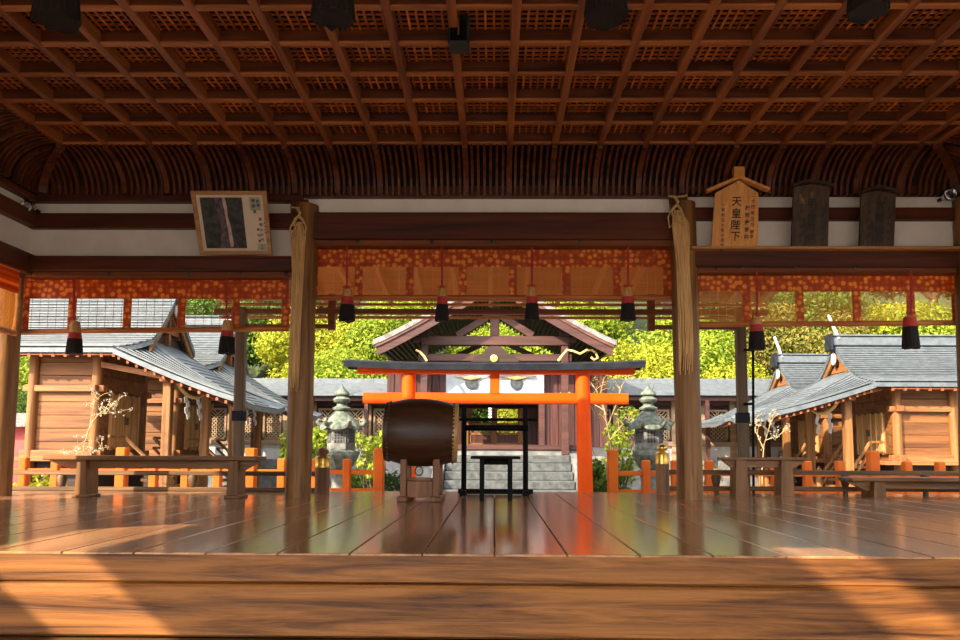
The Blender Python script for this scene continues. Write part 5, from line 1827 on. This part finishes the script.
# bare branches with pale blossoms
def sprig(base, paths, leaf, label, n, seed, Y):
    rnd = random.Random(seed)
    b = at(base[0], base[1], Y)
    t = thing('blossom_branch', label, 'branch', (b.x, Y, ZG), 'blossoming bare branches')
    mb, lb = MB(), MB()
    mb.tube([(b.x, Y, ZG), b], [.02, .016], 6)
    for path in paths:
        pts = [at(x_, y_, Y + rnd.uniform(-.15, .15)) for x_, y_ in path]
        mb.tube(pts, [.009 - .006 * i / (len(pts) - 1) for i in range(len(pts))], 6)
        for i in range(5):
            f = rnd.uniform(.35, .95) * (len(pts) - 1)
            j = min(int(f), len(pts) - 2)
            p = pts[j].lerp(pts[j + 1], f - j)
            q = p + Vector((rnd.uniform(-.22, .22), rnd.uniform(-.1, .1), rnd.uniform(.02, .22)))
            mb.tube([p, p.lerp(q, .5) + Vector((0, 0, .02)), q], [.005, .004, .002], 5)
            l_ = leaf_blob([(q.x, q.y, q.z, .05, 1)], 9, .02, rnd.randint(0, 99999))
            lb.add(l_.v, l_.f)
        for i in range(n):
            f = rnd.uniform(.25, 1) * (len(pts) - 1)
            j = min(int(f), len(pts) - 2)
            p = pts[j].lerp(pts[j + 1], f - j) + Vector((rnd.gauss(0, .035), rnd.gauss(0, .035), rnd.gauss(0, .035)))
            q = leaf_blob([(p.x, p.y, p.z, .02, 1)], 3, .022, rnd.randint(0, 99999))
            lb.add(q.v, q.f)
    mb.build('twigs', 'twig', t, smooth=60)
    lb.build('blossoms', leaf, t)
M['twig'] = wood('twig', (0.3, 0.22, 0.12), (0.5, 0.38, 0.2), 'Z', 20, 0.8)
sprig((82, 470), [[(82, 470), (84, 445), (90, 425), (94, 402), (101, 395)], [(88, 432), (97, 415), (108, 408), (118, 402)], [(90, 425), (99, 414), (110, 413), (122, 413)], [(86, 440), (76, 448), (66, 455)], [(84, 450), (95, 452), (106, 447)]], 'leaf_white', 'thin branch of pale blossom before the shrine planks behind the long bench', 16, 41, 13.9)
sprig((612, 470), [[(612, 470), (610, 440), (604, 410), (596, 390), (588, 378)], [(608, 425), (616, 405), (622, 385), (632, 372)], [(604, 410), (590, 402), (578, 398), (560, 396)], [(610, 440), (622, 425), (636, 415)], [(606, 415), (600, 395), (604, 378), (612, 370)]], 'leaf_rust', 'bare twiggy branches with rusty buds beside the torii post', 10, 42, 14.2)
sprig((762, 470), [[(762, 470), (764, 445), (770, 425), (776, 408)], [(764, 450), (756, 432), (752, 418)], [(766, 440), (778, 436), (788, 428)]], 'leaf_white', 'pale blossoming branch by the slim post of the short bench', 10, 43, 14.0)

# ================================================================== LIGHT
w = bpy.data.worlds.new('world')
S.world = w
w.use_nodes = True
nt = w.node_tree
bg = nt.nodes['Background']
sky = nt.nodes.new('ShaderNodeTexSky')
sky.sky_type = 'NISHITA'
sky.sun_disc = False
sky.sun_elevation = math.radians(40)
sky.sun_rotation = math.radians(200)
sky.air_density = 1.0
sky.dust_density = 3.0
hs = nt.nodes.new('ShaderNodeHueSaturation')
hs.inputs['Saturation'].default_value = 0.15
nt.links.new(sky.outputs[0], hs.inputs['Color'])
nt.links.new(hs.outputs[0], bg.inputs['Color'])
bg.inputs['Strength'].default_value = SKY_STRENGTH
sl = bpy.data.lights.new('sun', 'SUN')
sl.energy = SUN_STRENGTH
sl.color = (1.0, 0.86, 0.66)
sl.angle = math.radians(0.6)
so = bpy.data.objects.new('sun', sl)
COL.objects.link(so)
so.rotation_euler = Vector((1.25, 1.1, -1.0)).to_track_quat('-Z', 'Y').to_euler()
so.location = (-12, -12, 12)

S.view_settings.view_transform = 'Standard'
S.view_settings.look = 'None'
S.view_settings.gamma = 1.0
S.view_settings.exposure = EXPOSURE
S.view_settings.use_curve_mapping = False
